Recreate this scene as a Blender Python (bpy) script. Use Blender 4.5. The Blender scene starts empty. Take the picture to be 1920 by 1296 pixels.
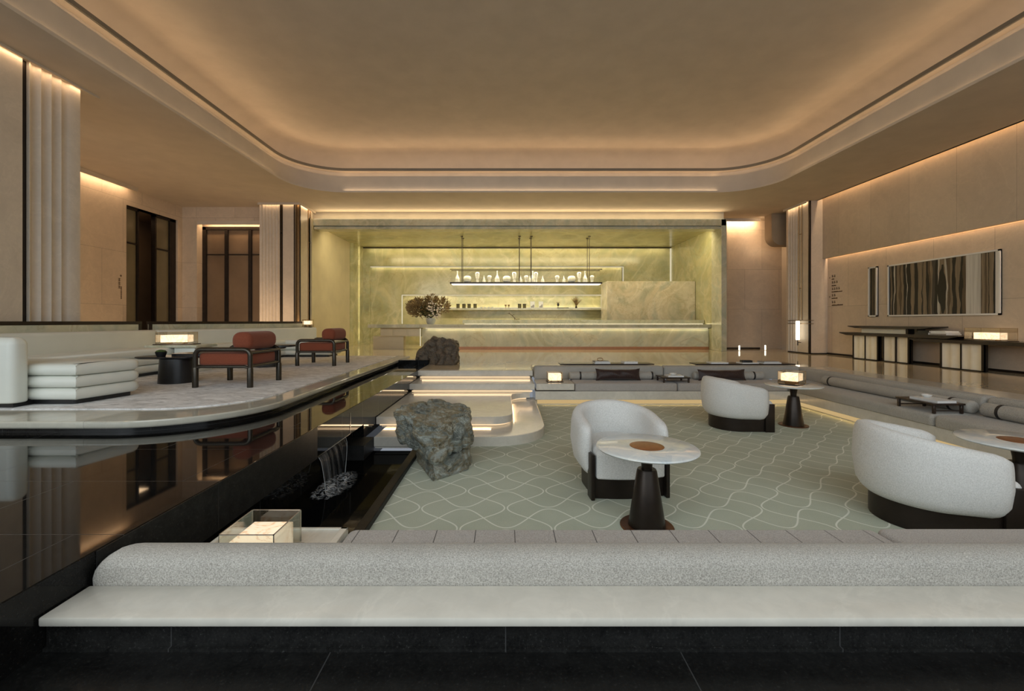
import bpy, bmesh, math, random
from mathutils import Vector, Matrix, noise
random.seed(7)
SC = bpy.context.scene
COL = SC.collection
PI = math.pi

# ------------------------------------------------------------------ mesh helpers
class MB:
    """collects shapes into one mesh"""
    def __init__(self):
        self.bm = bmesh.new()
    def box(self, x0, x1, y0, y1, z0, z1, bev=0.0, seg=2):
        bm = self.bm if not bev else bmesh.new()
        vs = [bm.verts.new(p) for p in ((x0,y0,z0),(x1,y0,z0),(x1,y1,z0),(x0,y1,z0),(x0,y0,z1),(x1,y0,z1),(x1,y1,z1),(x0,y1,z1))]
        for f in ((3,2,1,0),(4,5,6,7),(0,1,5,4),(1,2,6,5),(2,3,7,6),(3,0,4,7)):
            bm.faces.new([vs[i] for i in f])
        if bev:
            bmesh.ops.bevel(bm, geom=bm.edges[:], offset=bev, segments=seg, profile=0.5, affect='EDGES')
            self.merge(bm)
        return self
    def merge(self, bm, M=None):
        me = bpy.data.meshes.new('tmp'); bm.to_mesh(me); bm.free()
        if M is not None: me.transform(M)
        self.bm.from_mesh(me); bpy.data.meshes.remove(me)
        return self
    def add(self, other, M):
        return self.merge(other.bm, M)
    def stack(self, poly, levels, cap=True):
        """poly = plan outline counter-clockwise; levels = (z, inset)"""
        n = len(poly); nor = []
        for i in range(n):
            a, b, c = Vector(poly[i-1]), Vector(poly[i]), Vector(poly[(i+1) % n])
            e1, e2 = (b-a), (c-b)
            if e1.length < 1e-9: e1 = e2
            if e2.length < 1e-9: e2 = e1
            e1.normalize(); e2.normalize()
            n1, n2 = Vector((e1.y, -e1.x)), Vector((e2.y, -e2.x))
            m = n1+n2
            m = m.normalized() if m.length > 1e-6 else n1
            d = max(0.35, m.dot(n1)); nor.append(m/d)
        rings = []
        for z, ins in levels:
            rings.append([self.bm.verts.new((poly[i][0]-nor[i].x*ins, poly[i][1]-nor[i].y*ins, z)) for i in range(n)])
        for r0, r1 in zip(rings, rings[1:]):
            for i in range(n):
                j = (i+1) % n
                self.bm.faces.new((r0[i], r0[j], r1[j], r1[i]))
        if cap:
            self.bm.faces.new(rings[0][::-1]); self.bm.faces.new(rings[-1])
        return self
    def prism(self, poly, z0, z1):
        return self.stack(poly, [(z0, 0), (z1, 0)])
    def lathe(self, prof, cx=0, cy=0, n=32, axis='Z', sx=1, sy=1):
        rings = []
        for r, z in prof:
            if r < 1e-6:
                rings.append([self.bm.verts.new((cx, cy, z))])
            else:
                rings.append([self.bm.verts.new((cx+sx*r*math.cos(2*PI*i/n), cy+sy*r*math.sin(2*PI*i/n), z)) for i in range(n)])
        for a, b in zip(rings, rings[1:]):
            for i in range(n):
                j = (i+1) % n
                if len(a) == 1 and len(b) == 1: continue
                if len(a) == 1: self.bm.faces.new((a[0], b[i], b[j])) if False else self.bm.faces.new((a[0], b[j], b[i])[::-1])
                elif len(b) == 1: self.bm.faces.new((a[i], a[j], b[0]))
                else: self.bm.faces.new((a[i], a[j], b[j], b[i]))
        if len(rings[0]) > 1: self.bm.faces.new(rings[0][::-1])
        if len(rings[-1]) > 1: self.bm.faces.new(rings[-1])
        return self
    def tube(self, pts, r, n=10, closed=False):
        pts = [Vector(p) for p in pts]; m = len(pts); rings = []
        up = None
        for i, p in enumerate(pts):
            if closed: d = (pts[(i+1) % m]-pts[i-1])
            else: d = pts[min(i+1, m-1)]-pts[max(i-1, 0)]
            d.normalize()
            if up is None:
                up = Vector((0,0,1)) if abs(d.z) < 0.9 else Vector((1,0,0))
            s = d.cross(up); s.normalize(); up = s.cross(d); up.normalize()
            rr = r[i] if isinstance(r, (list, tuple)) else r
            rings.append([self.bm.verts.new(p+rr*(s*math.cos(2*PI*k/n)+up*math.sin(2*PI*k/n))) for k in range(n)])
        pr = list(zip(rings, rings[1:])) + ([(rings[-1], rings[0])] if closed else [])
        for a, b in pr:
            for k in range(n):
                j = (k+1) % n
                self.bm.faces.new((a[k], a[j], b[j], b[k])[::-1])
        if not closed:
            self.bm.faces.new(rings[0]); self.bm.faces.new(rings[-1][::-1])
        return self
    def ball(self, c, r, sub=2, sc=(1,1,1)):
        M = Matrix.Translation(c) @ Matrix.Diagonal((r*sc[0], r*sc[1], r*sc[2], 1))
        bmesh.ops.create_icosphere(self.bm, subdivisions=sub, radius=1, matrix=M)
        return self
    def quad(self, *ps):
        self.bm.faces.new([self.bm.verts.new(p) for p in ps]); return self
    def obj(self, name, mat, parent=None, local=False, smooth=True, ang=38):
        me = bpy.data.meshes.new(name)
        bmesh.ops.recalc_face_normals(self.bm, faces=self.bm.faces[:])
        self.bm.to_mesh(me); self.bm.free()
        if parent is not None and not local:
            me.transform(Matrix.Translation(-wloc(parent)))
        me.materials.append(mat)
        if smooth:
            me.polygons.foreach_set('use_smooth', [True]*len(me.polygons))
            me.set_sharp_from_angle(angle=math.radians(ang))
        o = bpy.data.objects.new(name, me); COL.objects.link(o)
        if parent is not None: o.parent = parent
        return o

def wloc(o):
    v = Vector((0,0,0))
    while o is not None:
        v += o.location; o = o.parent
    return v

def tag(o, label, cat, group=None, kind=None):
    o['label'] = label; o['category'] = cat
    if group: o['group'] = group
    if kind: o['kind'] = kind
    return o
def thing(name, label, cat, loc=(0,0,0), rz=0, group=None):
    o = bpy.data.objects.new(name, None); COL.objects.link(o)
    o.empty_display_size = 0.1
    o.location = loc; o.rotation_euler = (0,0,rz)
    return tag(o, label, cat, group)
def struct(o):
    o['kind'] = 'structure'; return o
def dup(root, loc, rz=None, label=None, group=None):
    r = root.copy(); COL.objects.link(r); r.location = loc
    if rz is not None: r.rotation_euler = (0,0,rz)
    if label: r['label'] = label
    if group: r['group'] = group
    for ch in root.children:
        c = ch.copy(); COL.objects.link(c); c.parent = r
        for g in ch.children:
            d = g.copy(); COL.objects.link(d); d.parent = c
    return r

def rrect(x0, x1, y0, y1, r, n=8):
    """rounded rectangle outline, counter-clockwise; r = radius or 4 radii (x0y0, x1y0, x1y1, x0y1)"""
    rs = r if isinstance(r, (list, tuple)) else (r,)*4
    out = []
    for (cx, cy, a0, q) in ((x0, y0, PI, rs[0]), (x1, y0, 1.5*PI, rs[1]), (x1, y1, 0, rs[2]), (x0, y1, .5*PI, rs[3])):
        if q <= 0: out.append((cx, cy)); continue
        ox = cx + (q if cx == x0 else -q); oy = cy + (q if cy == y0 else -q)
        for k in range(n+1):
            a = a0 + .5*PI*k/n
            out.append((ox+q*math.cos(a), oy+q*math.sin(a)))
    return out
def rounded(poly, rad, n=6):
    """round the corners of a plan polygon; rad = list of radii"""
    out = []; m = len(poly)
    for i in range(m):
        p0, p, p1 = Vector(poly[i-1]), Vector(poly[i]), Vector(poly[(i+1) % m])
        r = rad[i] if isinstance(rad, (list, tuple)) else rad
        if r <= 0: out.append(tuple(p)); continue
        a, b = (p0-p).normalized(), (p1-p).normalized()
        half = math.acos(max(-1, min(1, a.dot(b))))/2
        t = r/math.tan(half)
        s, e = p+a*t, p+b*t
        c = p+(a+b).normalized()*(r/math.sin(half))
        a0 = math.atan2(s.y-c.y, s.x-c.x); a1 = math.atan2(e.y-c.y, e.x-c.x)
        d = (a1-a0+PI) % (2*PI)-PI
        for k in range(n+1):
            q = a0+d*k/n; out.append((c.x+r*math.cos(q), c.y+r*math.sin(q)))
    return out
def cushion_levels(z0, z1, r, n=5, bottom=None):
    """vertical profile with rounded top and bottom edge"""
    rb = r if bottom is None else bottom
    lv = []
    for k in range(n+1):
        a = .5*PI*k/n
        if rb > 0: lv.append((z0+rb*(1-math.cos(a)), rb*(1-math.sin(a))))
    if rb <= 0: lv.append((z0, 0))
    for k in range(n+1):
        a = .5*PI*k/n
        lv.append((z1-r+r*math.sin(a), r*(1-math.cos(a))))
    return lv
def capsule(x0, x1, r, n=20, k=5, e=None):
    """bolster lying along X from x0 to x1, axis at z=r"""
    e = e or r*.45
    prof = [(0, x0)]
    for i in range(1, k+1):
        a = .5*PI*i/k
        prof.append((r-e+e*math.sin(a), x0+e*(1-math.cos(a))))
    for i in range(k+1):
        a = .5*PI*i/k
        prof.append((r-e+e*math.cos(a), x1-e+e*math.sin(a)))
    prof.append((0, x1))
    m = MB(); m.lathe(prof, n=n)
    o = MB(); o.add(m, Matrix.Translation((0,0,r)) @ Matrix.Rotation(PI/2, 4, 'Y'))
    return o

# ------------------------------------------------------------------ material helpers
class NT:
    def __init__(self, name):
        self.m = bpy.data.materials.new(name); self.m.use_nodes = True
        self.t = self.m.node_tree; self.t.nodes.clear()
        self.out = self.t.nodes.new('ShaderNodeOutputMaterial')
    def n(self, typ, **kw):
        nd = self.t.nodes.new('ShaderNode'+typ)
        for k, v in kw.items():
            if k.startswith('i_'): 
                key = k[2:]; key = int(key) if key.isdigit() else key.replace('_', ' ')
                self.set(nd.inputs[key], v)
            else: setattr(nd, k, v)
        return nd
    def set(self, sock, v):
        if hasattr(v, 'is_output') or isinstance(v, bpy.types.NodeSocket): self.t.links.new(v, sock)
        elif isinstance(v, bpy.types.Node): self.t.links.new(v.outputs[0], sock)
        else:
            if isinstance(v, (tuple, list)) and len(v) == 3 and sock.type == 'RGBA': v = (*v, 1)
            sock.default_value = v
    def math(self, op, a, b=None, c=None):
        nd = self.t.nodes.new('ShaderNodeMath'); nd.operation = op
        self.set(nd.inputs[0], a)
        if b is not None: self.set(nd.inputs[1], b)
        if c is not None: self.set(nd.inputs[2], c)
        return nd.outputs[0]
    def co(self, scale=(1,1,1)):
        tc = self.n('TexCoord'); 
        if scale == (1,1,1): return tc.outputs['Object']
        mp = self.n('Mapping'); self.t.links.new(tc.outputs['Object'], mp.inputs[0]); mp.inputs['Scale'].default_value = scale
        return mp.outputs[0]
    def noise(self, vec, scale, detail=4, rough=.55, dist=0.0):
        nd = self.n('TexNoise'); self.set(nd.inputs['Vector'], vec)
        nd.inputs['Scale'].default_value = scale; nd.inputs['Detail'].default_value = detail
        nd.inputs['Roughness'].default_value = rough; nd.inputs['Distortion'].default_value = dist
        return nd.outputs[0]
    def ramp(self, fac, stops, interp='LINEAR'):
        nd = self.n('ValToRGB'); cr = nd.color_ramp; cr.interpolation = interp
        while len(cr.elements) < len(stops): cr.elements.new(.5)
        for e, (p, c) in zip(cr.elements, stops):
            e.position = p; e.color = (*c, 1) if len(c) == 3 else c
        self.set(nd.inputs[0], fac)
        return nd.outputs[0]
    def mix(self, fac, a, b, blend='MIX'):
        nd = self.n('MixRGB', blend_type=blend)
        self.set(nd.inputs[0], fac); self.set(nd.inputs[1], a); self.set(nd.inputs[2], b)
        return nd.outputs[0]
    def bump(self, h, strength=.2, dist=.01):
        nd = self.n('Bump'); nd.inputs['Strength'].default_value = strength; nd.inputs['Distance'].default_value = dist
        self.set(nd.inputs['Height'], h); return nd.outputs[0]
    def pbr(self, base, rough=.5, metal=0.0, normal=None, **kw):
        p = self.n('BsdfPrincipled')
        self.set(p.inputs['Base Color'], base); self.set(p.inputs['Roughness'], rough); self.set(p.inputs['Metallic'], metal)
        if normal is not None: self.set(p.inputs['Normal'], normal)
        for k, v in kw.items(): self.set(p.inputs[k.replace('_', ' ')], v)
        self.t.links.new(p.outputs[0], self.out.inputs[0])
        return self.m
    def sep(self, vec):
        s = self.n('SeparateXYZ'); self.set(s.inputs[0], vec); return s.outputs
    def comb(self, x, y, z=0.0):
        s = self.n('CombineXYZ'); self.set(s.inputs[0], x); self.set(s.inputs[1], y); self.set(s.inputs[2], z); return s.outputs[0]

M = {}
def plain(key, base, rough=.5, metal=0.0, var=.08, scale=8, bump=0.0, bscale=60, **kw):
    t = NT(key); c = t.co()
    f = t.noise(c, scale, 3)
    lo = tuple(max(0, x*(1-var)) for x in base); hi = tuple(min(1, x*(1+var)) for x in base)
    col = t.ramp(f, [(.3, lo), (.7, hi)])
    nm = t.bump(t.noise(c, bscale, 2), bump, .004) if bump else None
    M[key] = t.pbr(col, rough, metal, nm, **kw); return M[key]

def stone(key, base, rough, axes=None, tile=(1.2, .8), joint=.004, vein=.12, off=.5, jc=.55, spec=.5, scale=1.0, bumpy=0):
    t = NT(key); c = t.co()
    f = t.noise(c, 1.1*scale, 6, .6, 1.2); g = t.noise(c, 9*scale, 5, .65, .6)
    lo = tuple(x*(1-vein) for x in base); hi = tuple(min(1, x*(1+vein)) for x in base)
    col = t.ramp(f, [(.32, lo), (.5, base), (.68, hi)])
    col = t.mix(.35, col, t.ramp(g, [(.35, lo), (.65, hi)]))
    v = t.math('ABSOLUTE', t.math('SUBTRACT', t.noise(c, 1.1*scale, 7, .62, .9), .5))
    col = t.mix(t.ramp(v, [(0, (.22,)*3), (.02, (0,)*3)]), col, tuple(min(1, x*1.28) for x in base))
    if axes:
        s = t.sep(c); ix = 'XYZ'.index
        vec = t.comb(s[ix(axes[0])], s[ix(axes[1])])
        b = t.n('TexBrick'); t.set(b.inputs['Vector'], vec)
        b.offset = off; b.inputs['Scale'].default_value = 1
        b.inputs['Brick Width'].default_value = tile[0]; b.inputs['Row Height'].default_value = tile[1]
        b.inputs['Mortar Size'].default_value = joint; b.inputs['Mortar Smooth'].default_value = .1
        b.inputs['Color1'].default_value = (.93,.93,.93,1); b.inputs['Color2'].default_value = (1.04,1.04,1.04,1); b.inputs['Mortar'].default_value = (jc,jc,jc,1)
        col = t.mix(1.0, col, b.outputs[0], 'MULTIPLY')
    nm = t.bump(t.noise(c, 25, 4), bumpy, .01) if bumpy else None
    M[key] = t.pbr(col, rough, 0, nm, Specular_IOR_Level=spec); return M[key]

def granite(key, rough, lift=1.0, axes='XY', tile=(1.35, .68), jc=2.6):
    t = NT(key); c = t.co()
    f = t.noise(c, 90, 3, .7); g = t.noise(c, 14, 3, .6, .5)
    col = t.ramp(f, [(.42, (.004*lift,)*3), (.62, (.009*lift, .009*lift, .0085*lift)), (.74, (.045*lift, .045*lift, .043*lift))])
    col = t.mix(.4, col, t.ramp(g, [(.3, (.003*lift,)*3), (.75, (.016*lift, .016*lift, .015*lift))]))
    s = t.sep(c); ix = 'XYZ'.index
    b = t.n('TexBrick'); t.set(b.inputs['Vector'], t.comb(s[ix(axes[0])], s[ix(axes[1])]))
    b.offset = .5; b.inputs['Scale'].default_value = 1
    b.inputs['Brick Width'].default_value = tile[0]; b.inputs['Row Height'].default_value = tile[1]
    b.inputs['Mortar Size'].default_value = .0025; b.inputs['Mortar Smooth'].default_value = .1
    b.inputs['Color1'].default_value = (0,0,0,1); b.inputs['Color2'].default_value = (0,0,0,1); b.inputs['Mortar'].default_value = (1,1,1,1)
    col = t.mix(b.outputs[0], col, (.03*jc*.5,)*3)
    M[key] = t.pbr(col, t.math('ADD', t.math('MULTIPLY', b.outputs[0], .25), rough), IOR=1.31); return M[key]

def onyx(key, rough=.16, scale=.55, tint=1.0, kind=0):
    t = NT(key); c = t.co()
    P = [[(.27,.275,.15), (.43,.40,.205), (.52,.47,.255), (.40,.40,.24), (.62,.575,.36)],
         [(.36,.37,.27), (.48,.47,.33), (.56,.52,.37), (.44,.47,.38), (.66,.63,.50)],
         [(.31,.30,.20), (.50,.43,.28), (.36,.37,.29), (.55,.46,.30), (.66,.60,.46)]][kind]
    q = lambda k: tuple(min(1, x*tint) for x in k)
    f = t.noise(c, scale*1.3, 4, .5, 1.4)
    col = t.ramp(f, [(.34, q(P[0])), (.43, q(P[1])), (.50, q(P[3])), (.57, q(P[2])), (.66, q(P[1]))])
    g = t.noise(c, scale*4.5, 6, .62, 1.2)
    col = t.mix(.35, col, t.ramp(g, [(.36, q(P[0])), (.64, q(P[4]))]))
    v = t.math('ABSOLUTE', t.math('SUBTRACT', t.noise(c, scale*1.5, 5, .5, 1.5), .5))
    col = t.mix(t.ramp(v, [(0, (.6,)*3), (.010, (.32,)*3), (.05, (0,)*3)]), col, q(P[4]))
    v2 = t.math('ABSOLUTE', t.math('SUBTRACT', t.noise(c, scale*2.2, 6, .55, 1.5), .46))
    col = t.mix(t.ramp(v2, [(0, (.35,)*3), (.012, (0,)*3)]), col, q((.33,.24,.10)))
    M[key] = t.pbr(col, rough); return M[key]

def fabric(key, a, b, scale=420, bump=.35, rough=.9, stripes=None, big=3):
    t = NT(key); c = t.co()
    w1 = t.noise(t.co((1, .35, 1)), scale, 2, .6); w2 = t.noise(t.co((.35, 1, .35)), scale, 2, .6)
    h = t.math('MULTIPLY', t.math('ADD', w1, w2), .5)
    col = t.ramp(h, [(.36, a), (.64, b)])
    f = t.noise(c, big, 3)
    col = t.mix(.25, col, t.ramp(f, [(.3, a), (.7, b)]), 'SOFT_LIGHT')
    if stripes:
        ax, pitch, wd = stripes
        s = t.sep(c)['XYZ'.index(ax)]
        d = t.math('PINGPONG', s, pitch/2)
        k = t.math('LESS_THAN', d, wd)
        col = t.mix(k, col, tuple(x*.28 for x in a))
        h = t.math('SUBTRACT', h, t.math('MULTIPLY', k, 3.0))
    M[key] = t.pbr(col, rough, 0, t.bump(h, bump, .003), Sheen_Weight=.15, Specular_IOR_Level=.2); return M[key]

def emit(key, col, s):
    t = NT(key); e = t.n('Emission'); e.inputs[0].default_value = (*col, 1); e.inputs[1].default_value = s
    t.t.links.new(e.outputs[0], t.out.inputs[0]); M[key] = t.m; return t.m
def alabaster(key, s):
    t = NT(key); c = t.co()
    f = t.noise(c, 5, 6, .6, 1.5)
    v = t.math('ABSOLUTE', t.math('SUBTRACT', f, .5))
    col = t.ramp(v, [(0, (.62,.36,.19)), (.006, (.80,.52,.30)), (.025, (.98,.77,.53)), (.2, (1,.83,.60))])
    p = t.n('BsdfPrincipled'); t.set(p.inputs['Base Color'], (.35,.28,.21)); p.inputs['Roughness'].default_value = .3
    t.set(p.inputs['Emission Color'], col); p.inputs['Emission Strength'].default_value = s
    t.t.links.new(p.outputs[0], t.out.inputs[0]); M[key] = t.m; return t.m
def thin_glass(key, tint=(.95,.97,.95), refl=.12):
    t = NT(key)
    a = t.n('BsdfTransparent'); a.inputs[0].default_value = (*tint, 1)
    g = t.n('BsdfGlossy'); g.inputs['Roughness'].default_value = .02
    lw = t.n('LayerWeight'); lw.inputs[0].default_value = .25
    k = t.math('ADD', t.math('MULTIPLY', lw.outputs[0], .5), refl*.3)
    mx = t.n('MixShader'); t.set(mx.inputs[0], k); t.t.links.new(a.outputs[0], mx.inputs[1]); t.t.links.new(g.outputs[0], mx.inputs[2])
    t.t.links.new(mx.outputs[0], t.out.inputs[0]); M[key] = t.m; return t.m

# ------------------------------------------------------------------ materials
plain('plaster', (.60,.52,.43), .75, var=.05, scale=2.2, bump=.08, bscale=120, Specular_IOR_Level=.2)
stone('wall_stone', (.60,.49,.38), .38, 'YZ', (1.25, 1.45), .004, .10)
stone('wall_stone_x', (.60,.49,.38), .38, 'XZ', (1.25, 1.45), .004, .10)
stone('panel_stone', (.52,.43,.33), .4, 'YZ', (1.1, 6.0), .003, .10)
stone('pillar_stone', (.60,.52,.43), .42, None, vein=.09, scale=1.5)
stone('floor_stone', (.58,.50,.36), .045, 'XY', (1.6, 1.6), .003, .10, 0.0, .8)
stone('marble', (.61,.58,.51), .16, None, vein=.12, scale=1.1)
stone('kerb_marble', (.50,.48,.40), .07, 'XY', (1.5, 20), .002, .12, scale=1.5)
granite('granite', .035)
granite('granite_wall', .06, .8, 'YZ', (1.35, 4))
granite('granite_front', .16, 1.7, 'XZ', (1.3, 4)); granite('granite_floor', .3, 1.0, 'XY', (1.35, .68))
granite('granite_honed', .38, 2.2, 'YZ', (1.35, 4)); granite('granite_kerb', .5, 1.6, 'YZ', (1.35, 4))
onyx('onyx', .16, .26, 1.12); onyx('onyx_light', .2, .5, 1.05, 1); onyx('onyx_bar', .1, .28, 1.15, 1); onyx('onyx_screen', .1, .42, 1.1, 2)
plain('niche_stone', (.60,.52,.36), .3, var=.08, scale=1.5)
plain('leather', (.70,.715,.65), .42, var=.03, scale=3, bump=.05, bscale=300)
fabric('boucle', (.53,.525,.50), (.75,.74,.715), 260, .5, .95)
fabric('grey_fabric', (.22,.21,.185), (.57,.545,.50), 430, .5)
fabric('grey_seat', (.27,.25,.23), (.52,.49,.46), 430, .4)
fabric('grey_seat_tufted', (.27,.25,.23), (.52,.49,.46), 430, .4, stripes=('X', .215, .0025))
fabric('red_fabric', (.18,.052,.026), (.30,.092,.048), 330, .45)
fabric('cushion_velvet', (.030,.017,.014), (.07,.042,.036), 120, .4, .38)
plain('frame_metal', (.055,.047,.036), .28, .7, .1, 20)
plain('black_lacquer', (.012,.012,.013), .3, 0, .2, 10)
plain('dark_wood', (.030,.019,.014), .3, 0, .3, 14)
plain('dark_bronze', (.030,.022,.017), .38, .6, .2, 6)
plain('dark_copper', (.13,.055,.026), .35, .6, .2, 30)
plain('shaded_bulkhead', (.36,.285,.20), .7, 0, .05, 3)  # plaster darkened: lack of direct light put into the colour
plain('lip_shade', (.20,.17,.13), .6, 0, .05, 3)  # shade of the unlit plaster lip, put into the colour
plain('brass', (.30,.19,.09), .35, .9, .1, 20)
plain('copper', (.30,.125,.05), .33, .75, .2, 30)
plain('copper_strip', (.42,.19,.09), .4, .3, .1, 10)
plain('cream_panel', (.90,.84,.69), .5, 0, .04, 6)
plain('smoked_panel', (.20,.135,.085), .22, 0, .12, 1.2)
plain('smoked_green', (.17,.145,.085), .2, 0, .12, 1.2)
plain('strap', (.02,.018,.018), .5, 0, .1, 20)
plain('paper', (.80,.79,.76), .6, 0, .04, 40)
plain('white_cover', (.74,.76,.76), .4, 0, .04, 20)
plain('grey_cover', (.30,.29,.28), .5, 0, .1, 20)
plain('black_cover', (.015,.015,.016), .4, 0, .1, 20)
plain('ceramic', (.80,.79,.76), .2, 0, .02, 10)
plain('ceramic_grey', (.50,.52,.49), .3, 0, .04, 10)
plain('tin_green', (.10,.085,.03), .3, 0, .2, 20)
plain('moss', (.045,.075,.012), .9, 0, .5, 60, bump=.8, bscale=150)
plain('dried_leaf', (.27,.19,.085), .7, 0, .45, 9)
plain('leaf_green', (.07,.085,.025), .6, 0, .4, 9)
plain('blossom', (.80,.70,.58), .6, 0, .1, 30)
plain('bark', (.06,.035,.02), .8, 0, .2, 30)
plain('sign_ink', (.09,.045,.02), .6, 0, .05, 30)
plain('water_edge', (.36,.38,.39), .2, 0, .05, 10)
plain('steel', (.5,.5,.5), .2, .9, .05, 10)
emit('led', (1, .72, .43), 1.05)
emit('led_gold', (1, .70, .32), .55)
emit('led_niche', (1, .88, .58), .68)
emit('led_white', (1, .90, .70), 2.6)
alabaster('alabaster', 1.9)
alabaster('alabaster_near', .92)
thin_glass('glass')
thin_glass('glass_amber', (.97,.94,.88), .1)

def mk_misc():
    # bottles: clear glass that picks up the light around it
    t = NT('bottle_glass')
    p = t.n('BsdfPrincipled'); p.inputs['Base Color'].default_value = (.95,.95,.88,1); p.inputs['Roughness'].default_value = .12
    p.inputs['Transmission Weight'].default_value = .15; p.inputs['IOR'].default_value = 1.3
    t.t.links.new(p.outputs[0], t.out.inputs[0]); M['bottle_glass'] = t.m
    # stone table top: blue-white quartz
    t = NT('quartz'); c = t.co()
    f = t.noise(c, 5, 7, .65, 1.6); v = t.n('TexVoronoi'); t.set(v.inputs['Vector'], c); v.inputs['Scale'].default_value = 7; v.feature = 'F1'
    col = t.ramp(f, [(.3, (.46,.53,.57)), (.5, (.68,.71,.69)), (.66, (.78,.76,.68))])
    col = t.mix(.4, col, t.ramp(v.outputs['Color'], [(0, (.50,.56,.60)), (1, (.86,.84,.78))]))
    M['quartz'] = t.pbr(col, .1)
    # carpet: two families of ogee lines
    t = NT('carpet'); c = t.co(); s = t.sep(c)
    P, A, PY = .36, .168, .37
    def fam(u, w, P, L, ph_u, ph_w):
        u = t.math('SUBTRACT', u, ph_u); w = t.math('SUBTRACT', w, ph_w)
        k = 2*PI/L
        wave = t.math('MULTIPLY', t.math('COSINE', t.math('MULTIPLY', w, k)), A)
        sl = t.math('MULTIPLY', t.math('SINE', t.math('MULTIPLY', w, k)), A*k)
        inv = t.math('INVERSE_SQRT', t.math('ADD', t.math('MULTIPLY', sl, sl), 1.0))
        d1 = t.math('ABSOLUTE', t.math('WRAP', t.math('SUBTRACT', u, wave), P, -P))
        d2 = t.math('ABSOLUTE', t.math('WRAP', t.math('ADD', t.math('SUBTRACT', u, P), wave), P, -P))
        return t.math('MULTIPLY', t.math('MINIMUM', d1, d2), inv)
    # contact rows at Y = 3.67 + k*.37 ; contacts at X = .003 + .72 k on the first row
    dv = fam(s[0], s[1], P, 2*PY, .003-P/2, 3.67)
    dh = fam(s[1], s[0], PY, 2*P, 3.67-PY/2, .003+P)
    d = t.math('MINIMUM', dv, dh)
    line = t.math('SMOOTHSTEP' if False else 'LESS_THAN', d, .0062)
    n1 = t.noise(c, 2.2, 4); n2 = t.noise(c, 160, 2)
    col = t.ramp(n1, [(.3, (.42,.455,.365)), (.7, (.50,.535,.44))])
    col = t.mix(.35, col, t.ramp(n2, [(.3, (.35,.38,.30)), (.7, (.58,.615,.51))]))
    col = t.mix(t.math('MULTIPLY', line, .8), col, (.80,.82,.73))
    M['carpet'] = t.pbr(col, .95, 0, t.bump(t.math('ADD', n2, t.math('MULTIPLY', line, -.6)), .25, .004), Specular_IOR_Level=.1)
    # rug: mottled grey
    t = NT('rug'); c = t.co()
    f = t.noise(t.co((1, 2.2, 1)), 5.5, 6, .7, .8); g = t.noise(c, 140, 2)
    col = t.ramp(f, [(.36, (.40,.39,.385)), (.5, (.68,.675,.67)), (.62, (.90,.90,.90))])
    col = t.mix(.3, col, t.ramp(g, [(.3, (.50,.495,.49)), (.7, (.86,.86,.86))]))
    M['rug'] = t.pbr(col, .95, 0, t.bump(g, .4, .006), Specular_IOR_Level=.1)
    # rocks
    for key, cols in (('rock_green', [(.37, (.045,.05,.04)), (.45, (.17,.19,.165)), (.52, (.21,.145,.05)), (.61, (.36,.385,.345))]),
                      ('rock_grey', [(.28, (.045,.035,.026)), (.45, (.11,.085,.06)), (.58, (.14,.10,.065)), (.72, (.21,.175,.13))])):
        t = NT(key); c = t.co((1, 1, 1.6))
        f = t.noise(c, 2.3, 8, .62, 1.5); g = t.noise(c, 15, 8, .7, .6)
        col = t.ramp(f, cols)
        col = t.mix(.38, col, t.ramp(g, [(.38, cols[0][1]), (.62, cols[3][1])]))
        v = t.math('ABSOLUTE', t.math('SUBTRACT', t.noise(c, 4.5, 8, .65, 1.6), .5))
        col = t.mix(t.ramp(v, [(0, (.55,)*3), (.014, (0,)*3)]), col, tuple(min(1, x*1.9) for x in cols[3][1]))
        M[key] = t.pbr(col, t.ramp(g, [(.3, (.26,)*3), (.7, (.55,)*3)]), 0, t.bump(t.math('ADD', f, t.math('MULTIPLY', g, .6)), 1.0, .05))
    # paintings: bands of cut strips, drawn as a constant ramp along the wall with slightly wavering edges
    DK, BK, TN, LT, BR, GY = (.030,.021,.014), (.010,.009,.008), (.245,.19,.125), (.52,.49,.42), (.105,.075,.045), (.06,.052,.045)
    bands = [(0,DK),(.030,TN),(.045,BK),(.075,LT),(.09,DK),(.125,TN),(.16,BR),(.18,TN),(.215,BK),(.262,LT),(.27,BK),(.325,TN),(.365,BK),(.42,TN),(.475,BK),(.488,TN),(.53,BK),(.555,BR),(.585,TN),(.605,GY),(.635,BK),(.675,LT),(.695,TN),(.765,LT),(.785,BR),(.815,TN),(.838,BK),(.885,TN),(.928,BK),(.955,BR),(.985,TN)]
    for key, y0, L, bd in (('painting_strips', 1.25, 1.88, bands), ('painting_strips_small', .115, .23, [(0,TN),(.16,BK),(.42,BR),(.58,BK),(.74,TN)]), ('painting_strips_end', -.90, .28, [(0,DK),(.08,TN),(.30,BR),(.42,TN),(.52,DK),(.58,TN),(.86,BK)])):
        t = NT(key); s = t.sep(t.co())
        n1 = t.noise(t.comb(t.math('MULTIPLY', s[1], 6.0), t.math('MULTIPLY', s[2], 1.1)), 1, 2)
        n2 = t.noise(t.comb(t.math('MULTIPLY', s[1], 20.0), t.math('MULTIPLY', s[2], 6.0)), 1, 2)
        yy = t.math('ADD', s[1], t.math('ADD', t.math('MULTIPLY', t.math('SUBTRACT', n1, .5), .16 if L > 1 else .05), t.math('MULTIPLY', t.math('SUBTRACT', n2, .5), .015)))
        # object origin of each picture is its own centre, so work from the centre of the strip field
        u = t.math('DIVIDE', t.math('SUBTRACT', y0, yy), L)
        col = t.ramp(u, bd, 'CONSTANT')
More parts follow.
